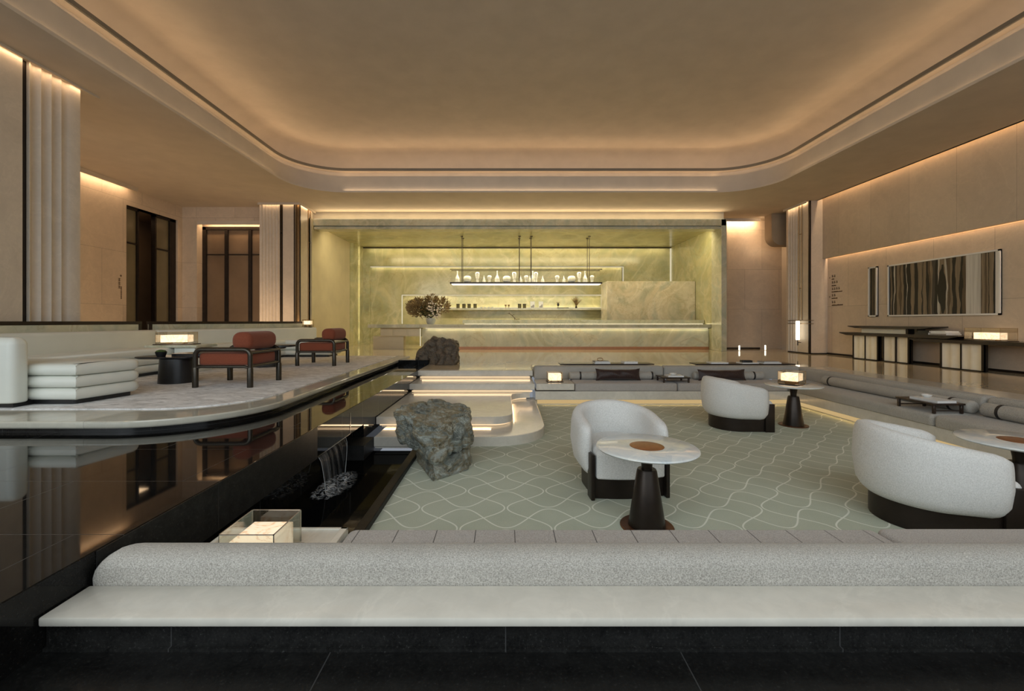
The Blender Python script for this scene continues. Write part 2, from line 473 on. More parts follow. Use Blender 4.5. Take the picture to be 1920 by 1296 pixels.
        if key == 'painting_strips':
            dz = t.math('ABSOLUTE', t.math('SUBTRACT', s[2], .60))
            w = t.math('MULTIPLY', t.math('GREATER_THAN', t.math('SUBTRACT', u, t.math('MULTIPLY', dz, .085)), .668), t.math('LESS_THAN', u, t.math('SUBTRACT', .772, t.math('MULTIPLY', dz, .05))))
            w = t.math('MULTIPLY', w, t.math('LESS_THAN', dz, .55))
            col = t.mix(w, col, BK)
        fine = t.noise(t.comb(t.math('MULTIPLY', s[1], 60.0), t.math('MULTIPLY', s[2], 1.5)), 1, 3)
        col = t.mix(1.0, col, t.ramp(fine, [(.3, (.62,)*3), (.7, (1.25,)*3)]), 'MULTIPLY')
        M[key] = t.pbr(col, .5)
    t = NT('paper_band'); c = t.co(); s = t.sep(c)
    f = t.noise(t.comb(t.math('MULTIPLY', s[1], 22.0), t.math('MULTIPLY', s[2], .6)), 1, 3)
    M['paper_band'] = t.pbr(t.ramp(f, [(.35, (.50,.48,.43)), (.65, (.70,.68,.62))]), .5)
    # water sheet with white streaks, and foam
    t = NT('water_sheet'); c = t.co((1, 15, .55))
    f = t.noise(c, 1.6, 5, .65)
    k = t.ramp(f, [(.46, (.015,)*3), (.80, (.26,)*3)])
    a = t.n('BsdfTransparent'); p = t.n('BsdfPrincipled'); p.inputs['Base Color'].default_value = (.75,.78,.80,1); p.inputs['Roughness'].default_value = .15
    mx = t.n('MixShader'); t.set(mx.inputs[0], k); t.t.links.new(a.outputs[0], mx.inputs[1]); t.t.links.new(p.outputs[0], mx.inputs[2])
    t.t.links.new(mx.outputs[0], t.out.inputs[0]); M['water_sheet'] = t.m
    t = NT('foam'); c = t.co((1, 1, 1))
    f = t.noise(t.co((1, 1.5, 1)), 13, 8, .68, 1.6); s = t.sep(c)
    du = t.math('DIVIDE', t.math('ADD', s[0], 1.72), .20); dv = t.math('DIVIDE', t.math('SUBTRACT', s[1], 4.30), .42)
    fall = t.math('SUBTRACT', 1.15, t.math('ADD', t.math('MULTIPLY', du, du), t.math('MULTIPLY', dv, dv)))
    k = t.math('MULTIPLY', t.ramp(f, [(.44, (.0,)*3), (.70, (.9,)*3)]), t.ramp(fall, [(.02, (0,)*3), (1.0, (1,)*3)]))
    a = t.n('BsdfTransparent'); p = t.n('BsdfPrincipled'); p.inputs['Base Color'].default_value = (.82,.84,.86,1); p.inputs['Roughness'].default_value = .3
    mx = t.n('MixShader'); t.set(mx.inputs[0], k); t.t.links.new(a.outputs[0], mx.inputs[1]); t.t.links.new(p.outputs[0], mx.inputs[2])
    t.t.links.new(mx.outputs[0], t.out.inputs[0]); M['foam'] = t.m
    # still dark water
    t = NT('pool_water'); c = t.co()
    d = t.n('BsdfDiffuse'); d.inputs[0].default_value = (.003,.003,.003,1); g = t.n('BsdfGlossy'); g.inputs['Roughness'].default_value = .05
    g.inputs['Color'].default_value = (1,1,1,1); t.set(g.inputs['Normal'], t.bump(t.noise(c, 6, 2), .05, .01))
    mx = t.n('MixShader'); mx.inputs[0].default_value = .03; t.t.links.new(d.outputs[0], mx.inputs[1]); t.t.links.new(g.outputs[0], mx.inputs[2])
    t.t.links.new(mx.outputs[0], t.out.inputs[0]); M['pool_water'] = t.m
mk_misc()
# ================================================================== SETTING (metres; main floor z = 0, lens 1 m above it)
ZC = 4.7                                            # lower ceiling
# ---- floors
m = MB()
m.box(-1.79, .55, 9.05, 19.8, -.2, 0)
m.box(.55, 9.95, 9.42, 19.8, -.2, 0)
m.box(6.75, 9.95, -5, 9.42, -.2, 0)
m.box(-11.6, -1.79, 10.26, 19.8, -.2, 0)
struct(m.obj('floor', M['floor_stone'], smooth=False))
m = MB(); m.box(-1.03, 5.46, 2.3, 8.3, -.7, -.575)
struct(m.obj('floor_carpet', M['carpet'], smooth=False))
m = MB(); m.box(-1.79, 8, -5, 1.72, -.32, -.275)
struct(m.obj('floor_foreground', M['granite_floor'], smooth=False))
m = MB(); m.box(-1.785, 6.6, 1.69, 1.855, -.62, -.168); m.box(-1.785, 6.6, 1.675, 1.70, -.275, -.262)
struct(m.obj('wall_front_riser', M['granite_front'], smooth=False))
# ---- water table: black granite slab, weir face and lower pool
m = MB()
m.box(-11.6, -1.79, -5, 10.26, -.3, 0, .004, 1)
m.box(-11.6, -1.92, 2.3, 5.5, -.85, -.3)
m.box(-11.6, -1.795, -5, 2.3, -.85, -.3); m.box(-11.6, -1.795, 5.5, 10.26, -.85, -.3)
wt = struct(m.obj('floor_water_table', M['granite'], smooth=False))
m = MB(); m.box(-1.792, -1.783, 1.9, 4.12, -.3, -.004)
struct(m.obj('trim_1', M['granite_honed'], smooth=False))
m = MB(); m.box(-1.791, -1.786, 4.12, 5.0, -.295, -.288); m.box(-1.791, -1.786, 5.0, 5.008, -.29, -.05)
struct(m.obj('trim_2', M['steel'], smooth=False))
m = MB(); m.box(-2.55, -1.80, 10.1, 10.4, 0, .1)
struct(m.obj('trim_3', M['granite'], smooth=False))
m = MB(); m.box(-2.2, -1.0, 2.3, 5.6, -.95, -.9); m.box(-1.95, -1.9, 5.1, 5.5, -.9, -.5)
struct(m.obj('floor_pool', M['granite_front'], smooth=False))
m = MB(); m.box(-1.115, -1.03, 2.3, 5.46, -.9, -.525, .006, 1); m.box(-1.95, -1.665, 5.1, 5.5, -.9, -.46); struct(m.obj('trim_10', M['granite_kerb']))
m = MB(); m.box(-1.93, -1.1, 2.3, 5.48, -.66, -.63)
tag(m.obj('pool_water', M['pool_water'], smooth=False), 'still dark water in the narrow lower pool beside the green carpet', 'water')
# ---- steps
def step(name, poly, z0, z1, zr, face, led_pts):
    m = MB(); m.stack(poly, [(z0, 0), (z1-.008, 0), (z1, .008)])
    o = struct(m.obj(name, M['marble'], ang=30))
    r = MB(); r.stack(poly, [(zr-.02, .06), (z0, .06)], cap=False)
    r.obj('riser', M['marble'], o)
    if led_pts:
        l = MB(); l.tube([(p[0], p[1], zr+.02) for p in led_pts], .012, 6)
        l.obj('light_strip', M['led'], o)
    return o
arc = lambda cx, cy, r, a0, a1, n=8: [(cx+r*math.cos(math.radians(a0+(a1-a0)*k/n)), cy+r*math.sin(math.radians(a0+(a1-a0)*k/n))) for k in range(n+1)]
step('step', [(-1.788, 8.86), (.55, 8.86), (.55, 9.05), (-1.788, 9.05)], -.105, 0, -.16, 0, [(-1.75, 8.905), (.5, 8.905)])
step('step', [(-1.788, 8.08), (.54, 8.08), (.54, 9.2), (-1.788, 9.2)], -.265, -.16, -.32, 0, [(-1.75, 8.125), (.5, 8.125)])
s3 = [(-1.788, 6.01)] + arc(-.18, 6.29, .28, -90, 0) + [(.1, 7.75)] + arc(.45, 7.75, .35, 180, 90)[1:] + [(.45, 8.6), (-1.788, 8.6)]
led3 = [(-1.75, 6.055)] + arc(-.18, 6.29, .235, -90, 0) + [(.055, 7.75)] + arc(.45, 7.75, .395, 180, 100)[1:]
step('step', s3, -.42, -.32, -.455, 0, led3)
s4 = [(-1.66, 5.48)] + arc(-.15, 6.18, .70, -90, 0, 12) + [(.55, 8.35), (-1.66, 8.35)]
m = MB(); m.stack(s4, [(-.60, .012), (-.585, .012), (-.575, 0), (-.463, 0), (-.455, .008)])
struct(m.obj('step', M['marble'], ang=30))
# ---- left platform with marble kerb
pp = rounded([(-11.4, 3.86), (-2.49, 3.86), (-2.49, 11.3), (-4.5, 11.3), (-5.0, 12.9), (-11.4, 12.9)], [0, 1.08, 0, 0, 0, 0], 20)
m = MB(); m.stack(pp, [(.045, .012), (.053, .004), (.062, 0), (.098, 0), (.106, .004), (.11, .012)])
struct(m.obj('floor_platform', M['kerb_marble'], ang=25))
m = MB(); m.stack(pp, [(-.02, .07), (.05, .07)])
struct(m.obj('trim_4', M['granite_front'], ang=25))
# ---- kerbs round the sunken lounge
m = MB(); m.box(6.2, 6.76, 1.2, 9.05, -.1, .05, .006, 1)
struct(m.obj('trim_5', M['marble']))
m = MB(); m.box(.555, 6.76, 9.05, 9.46, -.12, .055, .006, 1)
struct(m.obj('trim_6', M['floor_stone']))
# ---- walls
m = MB(); m.box(9.85, 10.1, -5.5, 13.4, 0, 3.2); struct(m.obj('wall_right', M['wall_stone'], smooth=False))
m = MB(); m.box(9.70, 9.80, -5.5, 13.36, 2.92, 5.1); struct(m.obj('wall_right_upper', M['panel_stone'], smooth=False))
m = MB(); m.box(9.85, 10.1, -5.5, 13.4, 3.2, 5.2); m.box(9.79, 9.86, -5.5, 13.4, 3.1, 3.15); struct(m.obj('wall_right_backing', M['plaster'], smooth=False))
m = MB(); m.box(9.83, 9.85, -5.5, 13.3, 0, .05); m.box(7.2, 9.3, 15.88, 15.9, 0, .05); m.box(9.28, 9.30, 13.28, 14.3, 0, .035); m.box(9.28, 9.86, 13.27, 13.29, 0, .035)
struct(m.obj('baseboard_right', M['dark_bronze'], smooth=False))
m = MB(); m.box(7.39, 11, 15.9, 16.1, 0, 5.1); struct(m.obj('wall_back', M['wall_stone_x'], smooth=False))
# dropped bulkhead with a rounded corner beside the right pillar
def extr_xz(poly, y0, y1):
    m = MB(); n = len(poly)
    a = [m.bm.verts.new((p[0], y0, p[1])) for p in poly]; b = [m.bm.verts.new((p[0], y1, p[1])) for p in poly]
    m.bm.faces.new(a); m.bm.faces.new(b[::-1])
    for i in range(n):
        j = (i+1) % n; m.bm.faces.new((a[i], b[i], b[j], a[j]))
    return m
def extr_yz(poly, x0, x1):
    m = MB(); n = len(poly)
    a = [m.bm.verts.new((x0, p[0], p[1])) for p in poly]; b = [m.bm.verts.new((x1, p[0], p[1])) for p in poly]
    m.bm.faces.new(a); m.bm.faces.new(b[::-1])
    for i in range(n):
        j = (i+1) % n; m.bm.faces.new((a[i], b[i], b[j], a[j]))
    return m
struct(extr_xz(rounded([(9.12, 3.62), (10, 3.62), (10, 4.71), (9.12, 4.71)], [.34, 0, 0, 0], 10), 14.9, 15.3).obj('wall_back_bulkhead', M['shaded_bulkhead'], ang=25))
# ---- pillars (fluted faces)
def flutes(p0, p1, n, depth, outward, seg=6):
    """scalloped run from p0 to p1: each scallop bows into the pillar"""
    p0, p1, o = Vector(p0), Vector(p1), Vector(outward); out = []
    for k in range(n):
        a, b = p0.lerp(p1, k/n), p0.lerp(p1, (k+1)/n)
        out.append(tuple(a))
        for j in range(1, seg):
            t = j/seg
            out.append(tuple(a.lerp(b, t)-o*depth*math.sin(PI*t)))
    out.append(tuple(p1)); return out
# near left pillar: room-side face X=-6.78
poly = [(-8.0, 4.2), (-6.78, 4.2), (-6.78, 6.10), (-6.84, 6.10), (-6.84, 6.19), (-6.78, 6.19)] + flutes((-6.78, 6.2), (-6.78, 6.78), 4, .04, (1, 0)) + [(-6.78, 6.93), (-8.0, 6.93)]
m = MB(); m.prism(poly, 0, 5.1); p1 = struct(m.obj('pillar', M['pillar_stone'], ang=50))
m = MB(); m.box(-6.85, -6.825, 6.10, 6.19, 0, 5.0); m.obj('joint_strip', M['dark_bronze'], p1)
# far left pillar: front face Y=13.6, side face X=-6.48
poly = [(-7.7, 15.4), (-7.7, 13.6)] + flutes((-7.7, 13.6), (-7.1, 13.6), 6, .03, (0, -1)) + [(-7.06, 13.6), (-7.06, 13.66), (-6.97, 13.66), (-6.97, 13.6), (-6.62, 13.6), (-6.62, 13.72), (-6.48, 13.72), (-6.48, 14.25), (-6.53, 14.25), (-6.53, 14.4), (-6.48, 14.4), (-6.48, 15.4)]
poly = [p for i, p in enumerate(poly) if i == 0 or (Vector(p)-Vector(poly[i-1])).length > 1e-6]
m = MB(); m.prism(poly, 0, 5.1); p2 = struct(m.obj('pillar', M['pillar_stone'], ang=50))
m = MB(); m.box(-7.06, -6.97, 13.64, 13.67, 0, 5.0); m.obj('joint_strip', M['brass'], p2)
m = MB(); m.box(-7.055, -7.035, 13.585, 13.605, .2, 4.69); m.box(-6.995, -6.975, 13.585, 13.605, .2, 4.69)
for z in (1.9, 3.75): m.box(-7.05, -6.98, 13.585, 13.6, z, z+.04)
m.obj('bronze_rail', M['dark_bronze'], p2)
m = MB(); m.box(-6.61, -6.495, 13.69, 13.73, 0, 5.0); m.obj('corner_strip', M['brass'], p2)
m = MB(); m.box(-6.625, -6.60, 13.59, 13.61, 0, 4.69); m.box(-6.50, -6.47, 13.70, 13.73, 0, 4.69); m.obj('corner_rail', M['dark_bronze'], p2)
m = MB(); m.tube([(-6.47, 14.25, .9), (-6.47, 14.25, 4.69)], .014, 8); m.tube([(-6.47, 14.42, .9), (-6.47, 14.42, 4.69)], .014, 8)
for z in (2.0, 3.6): m.tube([(-6.47, 14.25, z), (-6.47, 14.42, z)], .012, 8)
m.obj('side_rail', M['brass'], p2)
# right pillar: side face X=9.3, front face Y=13.3
poly = [(10, 13.3), (10, 14.4), (9.3, 14.4), (9.3, 14.3)] + flutes((9.3, 14.3), (9.3, 13.82), 4, .055, (-1, 0)) + [(9.3, 13.3)]
poly = [p for i, p in enumerate(poly) if i == 0 or (Vector(p)-Vector(poly[i-1])).length > 1e-6][::-1]
m = MB(); m.prism(poly, 0, 5.1); p3 = struct(m.obj('pillar', M['pillar_stone'], ang=50))
m = MB(); m.box(9.285, 9.335, 13.285, 13.335, 0, 4.9); m.obj('corner_strip', M['dark_bronze'], p3)
m = MB()
for y in (13.62, 13.76): m.tube([(9.285, y, 1.05), (9.285, y, 4.69)], .011, 8)
for z in (2.05, 3.75): m.tube([(9.285, 13.62, z), (9.285, 13.76, z)], .010, 8)
for z in (.935, 1.035): m.box(9.283, 9.30, 13.25, 14.32, z-.008, z+.008); m.box(9.28, 9.42, 13.282, 13.30, z-.008, z+.008)
m.obj('bronze_rail', M['brass'], p3)
# ---- left side wall with the glazed doorway, far left wall with the glazed screen
m = MB()
m.box(-10.7, -10.45, 6.0, 11.98, 0, 5.1); m.box(-10.7, -10.45, 11.98, 13.85, 4.22, 5.1); m.box(-10.7, -10.45, 13.85, 14.3, 0, 5.1)
struct(m.obj('wall_left', M['wall_stone'], smooth=False))
m = MB(); m.box(-11.9, -11.8, 11, 15.5, 0, 5); m.box(-11.9, -10.5, 14.9, 15.0, 0, 5); m.box(-11.9, -10.5, 11.2, 11.3, 0, 5); m.box(-11.9, -10.46, 11.2, 15, 4.22, 4.3)
struct(m.obj('wall_left_corridor', M['smoked_panel'], smooth=False))
d1 = bpy.data.objects.new('door_1', None); COL.objects.link(d1); struct(d1)
m = MB()
for y in (11.99, 12.40, 13.02, 13.60): m.box(-10.62, -10.50, y, y+.055, 0, 4.2)
m.box(-10.62, -10.50, 13.66, 13.84, 0, 4.22); m.box(-10.62, -10.50, 11.99, 12.45, 4.14, 4.22); m.box(-10.62, -10.50, 13.02, 13.84, 4.14, 4.22)
m.box(-10.60, -10.52, 12.05, 12.40, 3.18, 3.22); m.box(-10.60, -10.52, 13.07, 13.60, 3.18, 3.22)
m.obj('door_frame', M['dark_bronze'], d1, smooth=False)
m = MB(); m.box(-10.585, -10.555, 12.04, 12.41, .02, 4.15); m.obj('door_panel', M['smoked_green'], d1, smooth=False)
m = MB(); m.box(-10.585, -10.555, 13.06, 13.61, .02, 4.15); m.obj('door_panel', M['smoked_green'], d1, smooth=False)
m = MB()
m.box(-11.0, -9.98, 14.05, 14.3, 0, 5.1); m.box(-9.98, -6.6, 14.05, 14.3, 4.26, 5.1)
struct(m.obj('wall_back_left', M['wall_stone_x'], smooth=False))
w1 = bpy.data.objects.new('window_1', None); COL.objects.link(w1); struct(w1)
m = MB()
m.box(-9.99, -9.86, 14.3, 14.42, 0, 4.12); m.box(-9.99, -7.0, 14.3, 14.42, 4.02, 4.12)
for x in (-9.20, -8.42): m.box(x-.05, x+.05, 14.3, 14.42, 0, 4.04)
m.box(-9.9, -7.0, 14.34, 14.40, 3.19, 3.225); m.box(-9.9, -7.0, 14.30, 14.42, .0, .06)
m.obj('window_frame', M['dark_bronze'], w1, smooth=False)
for a, b in ((-9.88, -9.22), (-9.19, -8.44), (-8.41, -7.0)):
    m = MB(); m.box(a, b, 14.37, 14.39, .05, 4.03); m.obj('window_pane', M['smoked_panel'], w1, smooth=False)
m = MB(); m.box(-10.2, -6.9, 14.42, 14.5, 4.02, 5.0); m.box(-10.2, -6.9, 14.6, 14.7, 0, 5.0)
struct(m.obj('wall_back_left_backing', M['wall_stone_x'], smooth=False))
# ---- onyx niche
m = MB(); m.box(-6.5, 7.25, 14.95, 19.8, 4.25, 4.35); struct(m.obj('ceiling_niche', M['onyx'], smooth=False))
m = MB(); m.box(-6.46, 7.36, 14.5, 14.9, 4.20, 4.42, .006, 1); m.box(-6.40, 7.22, 14.52, 14.94, 4.09, 4.165); m.box(-6.4, 7.2, 14.6, 14.9, 4.15, 4.22)
struct(m.obj('wall_back_lintel', M['onyx_light'], smooth=False))
m = MB(); m.box(7.2, 7.38, 14.5, 15.2, 0, 4.42, .006, 1); struct(m.obj('wall_back_jamb', M['onyx_light'], smooth=False))
m = MB(); m.box(7.26, 7.4, 15.2, 19.8, 0, 4.35); struct(m.obj('wall_niche_right', M['onyx'], smooth=False))
m = MB(); m.box(-6.7, -6.42, 14.4, 17.9, 0, 4.42); struct(m.obj('wall_niche_left', M['niche_stone'], smooth=False))
m = MB(); m.box(-6.7, -6.30, 17.98, 18.55, 0, 4.3); m.box(-6.7, -6.42, 17.9, 19.8, 0, 4.3); m.box(-6.7, -6.24, 18.62, 19.8, 0, 4.3)
struct(m.obj('wall_niche_left_onyx', M['onyx'], smooth=False))
m = MB()
m.box(-6.5, 7.4, 19.06, 19.6, 3.43, 4.3)                       # upper band
m.box(-6.5, -5.96, 19.06, 19.6, 0, 3.43); m.box(5.2, 7.4, 19.06, 19.6, 0, 3.43)
m.box(-5.96, 5.14, 19.2, 19.6, 2.2, 3.40)                      # recessed panel above the alcove
m.box(-5.96, -4.62, 19.2, 19.6, 0, 2.2); m.box(4.28, 5.14, 19.2, 19.6, 0, 2.2)
m.box(-4.62, 4.28, 19.48, 19.6, 0, 2.2); m.box(-4.62, 4.28, 19.14, 19.6, 0, .8)
struct(m.obj('wall_niche_back', M['onyx'], smooth=False))
m = MB(); m.box(-6.35, 7.25, 19.03, 19.07, 4.21, 4.25); struct(m.obj('trim_7', M['dark_bronze'], smooth=False))
m = MB()
m.box(-5.95, 5.14, 19.13, 19.16, 3.385, 3.42); m.box(5.15, 5.19, 19.12, 19.15, 2.4, 3.42)
m.box(-4.60, 4.27, 19.30, 19.33, 2.15, 2.19); m.box(-4.61, -4.57, 19.28, 19.32, .9, 2.18); m.box(4.23, 4.27, 19.28, 19.32, 1.6, 2.18)
m.box(-6.36, -6.32, 18.56, 18.60, 0, 4.2); m.box(7.20, 7.25, 19.0, 19.05, .9, 4.2)
struct(m.obj('trim_8', M['led_niche'], smooth=False))
m = MB(); m.box(-6.5, 7.38, 14.7, 14.76, 4.36, 4.75); struct(m.obj('wall_back_over_lintel', M['plaster'], smooth=False))
m = MB(); m.box(-6.4, 7.3, 14.52, 14.54, 4.42, 4.432); struct(m.obj('trim_9', M['led_niche'], smooth=False))
# ---- ceiling with the big rounded recess
OX0, OX1, OY0, OY1 = -5.86, 7.3, -4.6, 12.46
hole = rrect(OX0, OX1, OY0, OY1, 1.3, 16)
m = MB(); bm = m.bm
outer = [(-11.6, -5.6), (-6.72, -5.6), (9.56, -5.6), (9.56, 13.25), (9.56, 20.0), (-11.6, 20.0)]
vo = [bm.verts.new((x, y, ZC)) for x, y in outer]; vh = [bm.verts.new((x, y, ZC)) for x, y in hole]
ed = [bm.edges.new((vo[i], vo[(i+1) % len(vo)])) for i in range(len(vo))] + [bm.edges.new((vh[i], vh[(i+1) % len(vh)])) for i in range(len(vh))]
bmesh.ops.triangle_fill(bm, use_beauty=True, edges=ed)
# fascia, lip and cove as one profile swept round the hole; negative inset = away from the centre
prof = [(ZC, 0), (ZC+.05, 0), (ZC+.05, -.10), (ZC+.50, -.10), (ZC+.51, -.24), (ZC+.64, -.24), (ZC+.65, -.11), (ZC+.71, -.11), (ZC+.71, -.74), (ZC+.76, -.76)]
for k in range(1, 9):
    a = .5*PI*k/8
    prof.append((ZC+.76+.56*math.sin(a), -.76+.66*(1-math.cos(a))))
mm = MB(); mm.stack(hole, prof, cap=False)
top = rrect(OX0, OX1, OY0, OY1, 1.3, 16)
m.merge(mm.bm)
bm = m.bm; bm.verts.ensure_lookup_table()
bm.faces.new([bm.verts.new((x, y, ZC+1.32)) for x, y in rrect(OX0-.3, OX1+.3, OY0-.3, OY1+.3, 1.5, 16)])
o = struct(m.obj('ceiling', M['plaster'], ang=30))
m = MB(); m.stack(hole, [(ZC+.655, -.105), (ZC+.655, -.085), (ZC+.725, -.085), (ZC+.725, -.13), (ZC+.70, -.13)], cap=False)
struct(m.obj('lip_shade_ring', M['lip_shade'], ang=30))  # added dark ring, painted shade over the plaster lip
# ceiling returns that close the light slots
m = MB(); m.box(9.50, 9.56, -5.6, 13.3, ZC, 5.15); m.box(9.5, 10.1, -5.6, 14.5, 5.1, 5.2)
m.box(-10.22, -10.19, 7, 12.05, 4.60, 4.72); m.box(7.39, 9.15, 15.60, 15.63, 4.60, 4.72); m.box(-7.7, -6.4, 13.49, 13.51, 4.63, 4.72); m.box(-6.40, -6.38, 13.49, 14.6, 4.63, 4.72); m.box(9.19, 9.21, 13.3, 14.4, 4.63, 4.72); m.box(-9.98, -7.7, 14.06, 14.09, 4.14, 4.3); m.box(-6.70, -6.685, 4.0, 7.16, 4.665, 4.72)
struct(m.obj('ceiling_slot', M['plaster'], smooth=False))
# ---- roof and outer walls that keep the room closed
m = MB(); m.box(-12.2, 10.4, -5.9, 20.2, 6.3, 6.4); m.box(-12.2, 10.4, 19.9, 20.2, -.4, 6.3); m.box(10.1, 10.4, -5.9, 20.2, -.4, 6.3); m.box(-12.2, -12.0, -5.9, 20.2, -.4, 6.3)
struct(m.obj('wall_outer', M['plaster'], smooth=False))
# ---- glazed front behind the lens
m = MB(); m.box(-11.6, 10.1, -5.9, -5.7, 4.4, 6.2); m.box(-11.6, 10.1, -5.9, -5.7, -.4, 0)
for x in (-11.5, -8.4, -5.3, -2.2, .9, 4.0, 7.1, 10.0): m.box(x-.08, x+.08, -5.9, -5.7, 0, 4.4)
struct(m.obj('wall_front', M['dark_bronze'], smooth=False))
m = MB(); m.box(-11.6, -11.5, -5.7, 11, -.3, 5.1); struct(m.obj('wall_left_near', M['wall_stone'], smooth=False))
# ================================================================== SUNKEN LOUNGE SEATING
ORD = ['leftmost', 'second from the left', 'third from the left', 'fourth from the left', 'fifth from the left', 'sixth from the left', 'seventh from the left']
def built_sofa(label, loc):
    return thing('built_in_sofa', label, 'sofa', loc, 0, 'built-in grey sofas round the sunken lounge')
def cush(parent, name, x0, x1, y0, y1, z0, z1, r, mat, rad=.05):
    m = MB(); m.stack(rrect(x0, x1, y0, y1, rad, 5), cushion_levels(z0, z1, r, 5, .02))
    return m.obj(name, M[mat], parent, ang=60)
# far sofa (faces the lens)
fs = built_sofa('long grey built-in sofa along the far edge of the sunken lounge', (2.5, 8.5, -.575))
m = MB(); m.box(.56, 5.34, 8.15, 9.04, -.47, -.31, .005, 1); m.obj('base', M['marble'], fs)
m = MB(); m.box(.56, 5.44, 8.25, 9.04, -.575, -.47); m.obj('plinth', M['marble'], fs, smooth=False)
m = MB(); m.box(.6, 5.4, 8.235, 8.25, -.555, -.475); m.obj('light_strip', M['led_gold'], fs, smooth=False)
cush(fs, 'seat_cushion', 1.30, 3.235, 8.16, 8.86, -.31, -.16, .045, 'grey_seat')
cush(fs, 'seat_cushion', 3.245, 5.32, 8.16, 8.86, -.31, -.16, .045, 'grey_seat')
cush(fs, 'backrest', .58, 3.205, 8.80, 9.04, -.17, .095, .05, 'grey_fabric')
cush(fs, 'backrest', 3.215, 5.965, 8.80, 9.04, -.17, .095, .05, 'grey_fabric')
st = thing('side_table', 'pale marble block table at the left end of the far sofa', 'table', (.92, 8.5, -.31))
m = MB(); m.box(.575, 1.285, 8.13, 8.79, -.285, -.165, .004, 1); m.obj('tabletop', M['marble'], st)
m = MB(); m.box(.60, 1.27, 8.18, 8.79, -.31, -.285); m.obj('plinth', M['dark_bronze'], st, smooth=False)
# right sofa
rs = built_sofa('long grey built-in sofa along the right edge of the sunken lounge', (5.8, 5.4, -.575))
m = MB(); m.box(5.35, 6.18, 2.5, 8.79, -.47, -.31, .005, 1); m.obj('base', M['marble'], rs)
m = MB(); m.box(5.45, 6.18, 2.5, 8.79, -.575, -.47); m.obj('plinth', M['marble'], rs, smooth=False)
m = MB(); m.box(5.432, 5.448, 2.5, 8.2, -.555, -.475); m.obj('light_strip', M['led_gold'], rs, smooth=False)
cush(rs, 'seat_cushion', 5.33, 6.02, 5.435, 8.78, -.31, -.16, .05, 'grey_fabric')
cush(rs, 'seat_cushion', 5.33, 6.02, 2.50, 5.42, -.31, -.16, .05, 'grey_fabric')
cush(rs, 'backrest', 5.98, 6.2, 5.435, 9.03, -.17, .065, .06, 'grey_fabric')
cush(rs, 'backrest', 5.98, 6.2, 2.50, 5.42, -.17, .065, .06, 'grey_fabric')
# near sofa (its back to the lens)
ns = built_sofa('grey built-in sofa in the foreground turned away from the lens', (2.2, 2.1, -.575))
m = MB(); m.box(-.88, 6.2, 1.90, 2.40, -.575, -.31, .004, 1); m.box(-1.78, -.88, 1.90, 2.32, -.575, -.31); m.obj('base', M['marble'], ns)
cush(ns, 'seat_cushion', -.875, 2.06, 1.98, 2.445, -.31, -.16, .035, 'grey_seat_tufted')
cush(ns, 'seat_cushion', 2.07, 6.2, 1.98, 2.45, -.31, -.157, .035, 'grey_seat')
m = MB()   # backrest: rounded block, end rounded too
prof = [(1.865, -.13), (1.862, -.06), (1.868, -.035), (1.885, -.018), (1.92, -.008), (1.96, -.008), (2.0, -.018), (2.03, -.045), (2.045, -.09), (2.045, -.17), (1.865, -.17)]
cy, cz = 1.955, -.17; rings = []
for x, k in [(-1.778, .0), (-1.776, .25), (-1.768, .5), (-1.752, .72), (-1.728, .88), (-1.70, .96), (-1.66, 1.0)] + [(-1.5+i*.4, 1.0) for i in range(20)]:
    ring = []
    for y, z in prof:
        zz = cz+(z-cz)*(.45+.55*k); ring.append(m.bm.verts.new((x, cy+(y-cy)*(.9+.1*k), zz)))
    rings.append(ring)
for a, b in zip(rings, rings[1:]):
    for i in range(len(a)):
        j = (i+1) % len(a); m.bm.faces.new((a[i], a[j], b[j], b[i]))
m.bm.faces.new(rings[0]); m.bm.faces.new(rings[-1])
m.obj('backrest', M['grey_fabric'], ns, ang=50)
m = MB(); m.box(-1.782, 6.2, 1.655, 1.862, -.165, -.13, .007, 2); struct(m.obj('trim_11', M['marble']))
tray = thing('side_table', 'pale marble tray table with raised rim at the left end of the foreground sofa', 'table', (-1.2, 2.2, -.31))
m = MB(); m.box(-1.55, -.885, 1.96, 2.446, -.31, -.168, .003, 1)
for a in ((-1.55, -.885, 2.425, 2.446), (-1.55, -1.525, 1.96, 2.446), (-.925, -.885, 1.96, 2.446)): m.box(*a, -.17, -.157, .003, 1)
m.obj('tabletop', M['marble'], tray)

# bolsters
def bolster(label, loc, L, r, straps, rz, mat='grey_fabric'):
    t = thing('bolster', label, 'bolster', loc, rz, 'long grey bolsters on the built-in sofas')
    capsule(-L/2, L/2, r).obj('cushion', M[mat], t, local=True, ang=60)
    for s in straps:
        m = MB(); m.lathe([(r*.9, -.016), (r+.004, -.016), (r+.004, .016), (r*.9, .016)], n=20)
        o = MB(); o.add(m, Matrix.Translation((s, 0, r)) @ Matrix.Rotation(PI/2, 4, 'Y'))
        o.obj('strap', M['strap'], t, local=True, ang=40)
    return t
bolster('long grey bolster behind the brown cushion left of the low table on the far sofa', (2.12, 8.70, -.16), 1.70, .078, (-.63, .80), 0)
bolster('grey bolster behind the brown cushion at the right end of the far sofa', (4.45, 8.70, -.16), 1.40, .078, (-.55, .50), 0)
bolster('long grey bolster running along the far part of the right sofa', (5.87, 6.72, -.16), 2.56, .082, (-1.02, 1.10), PI/2)
bolster('grey bolster nearest the lens on the right sofa', (5.87, 4.05, -.16), 2.56, .085, (-1.0, 1.08), PI/2)
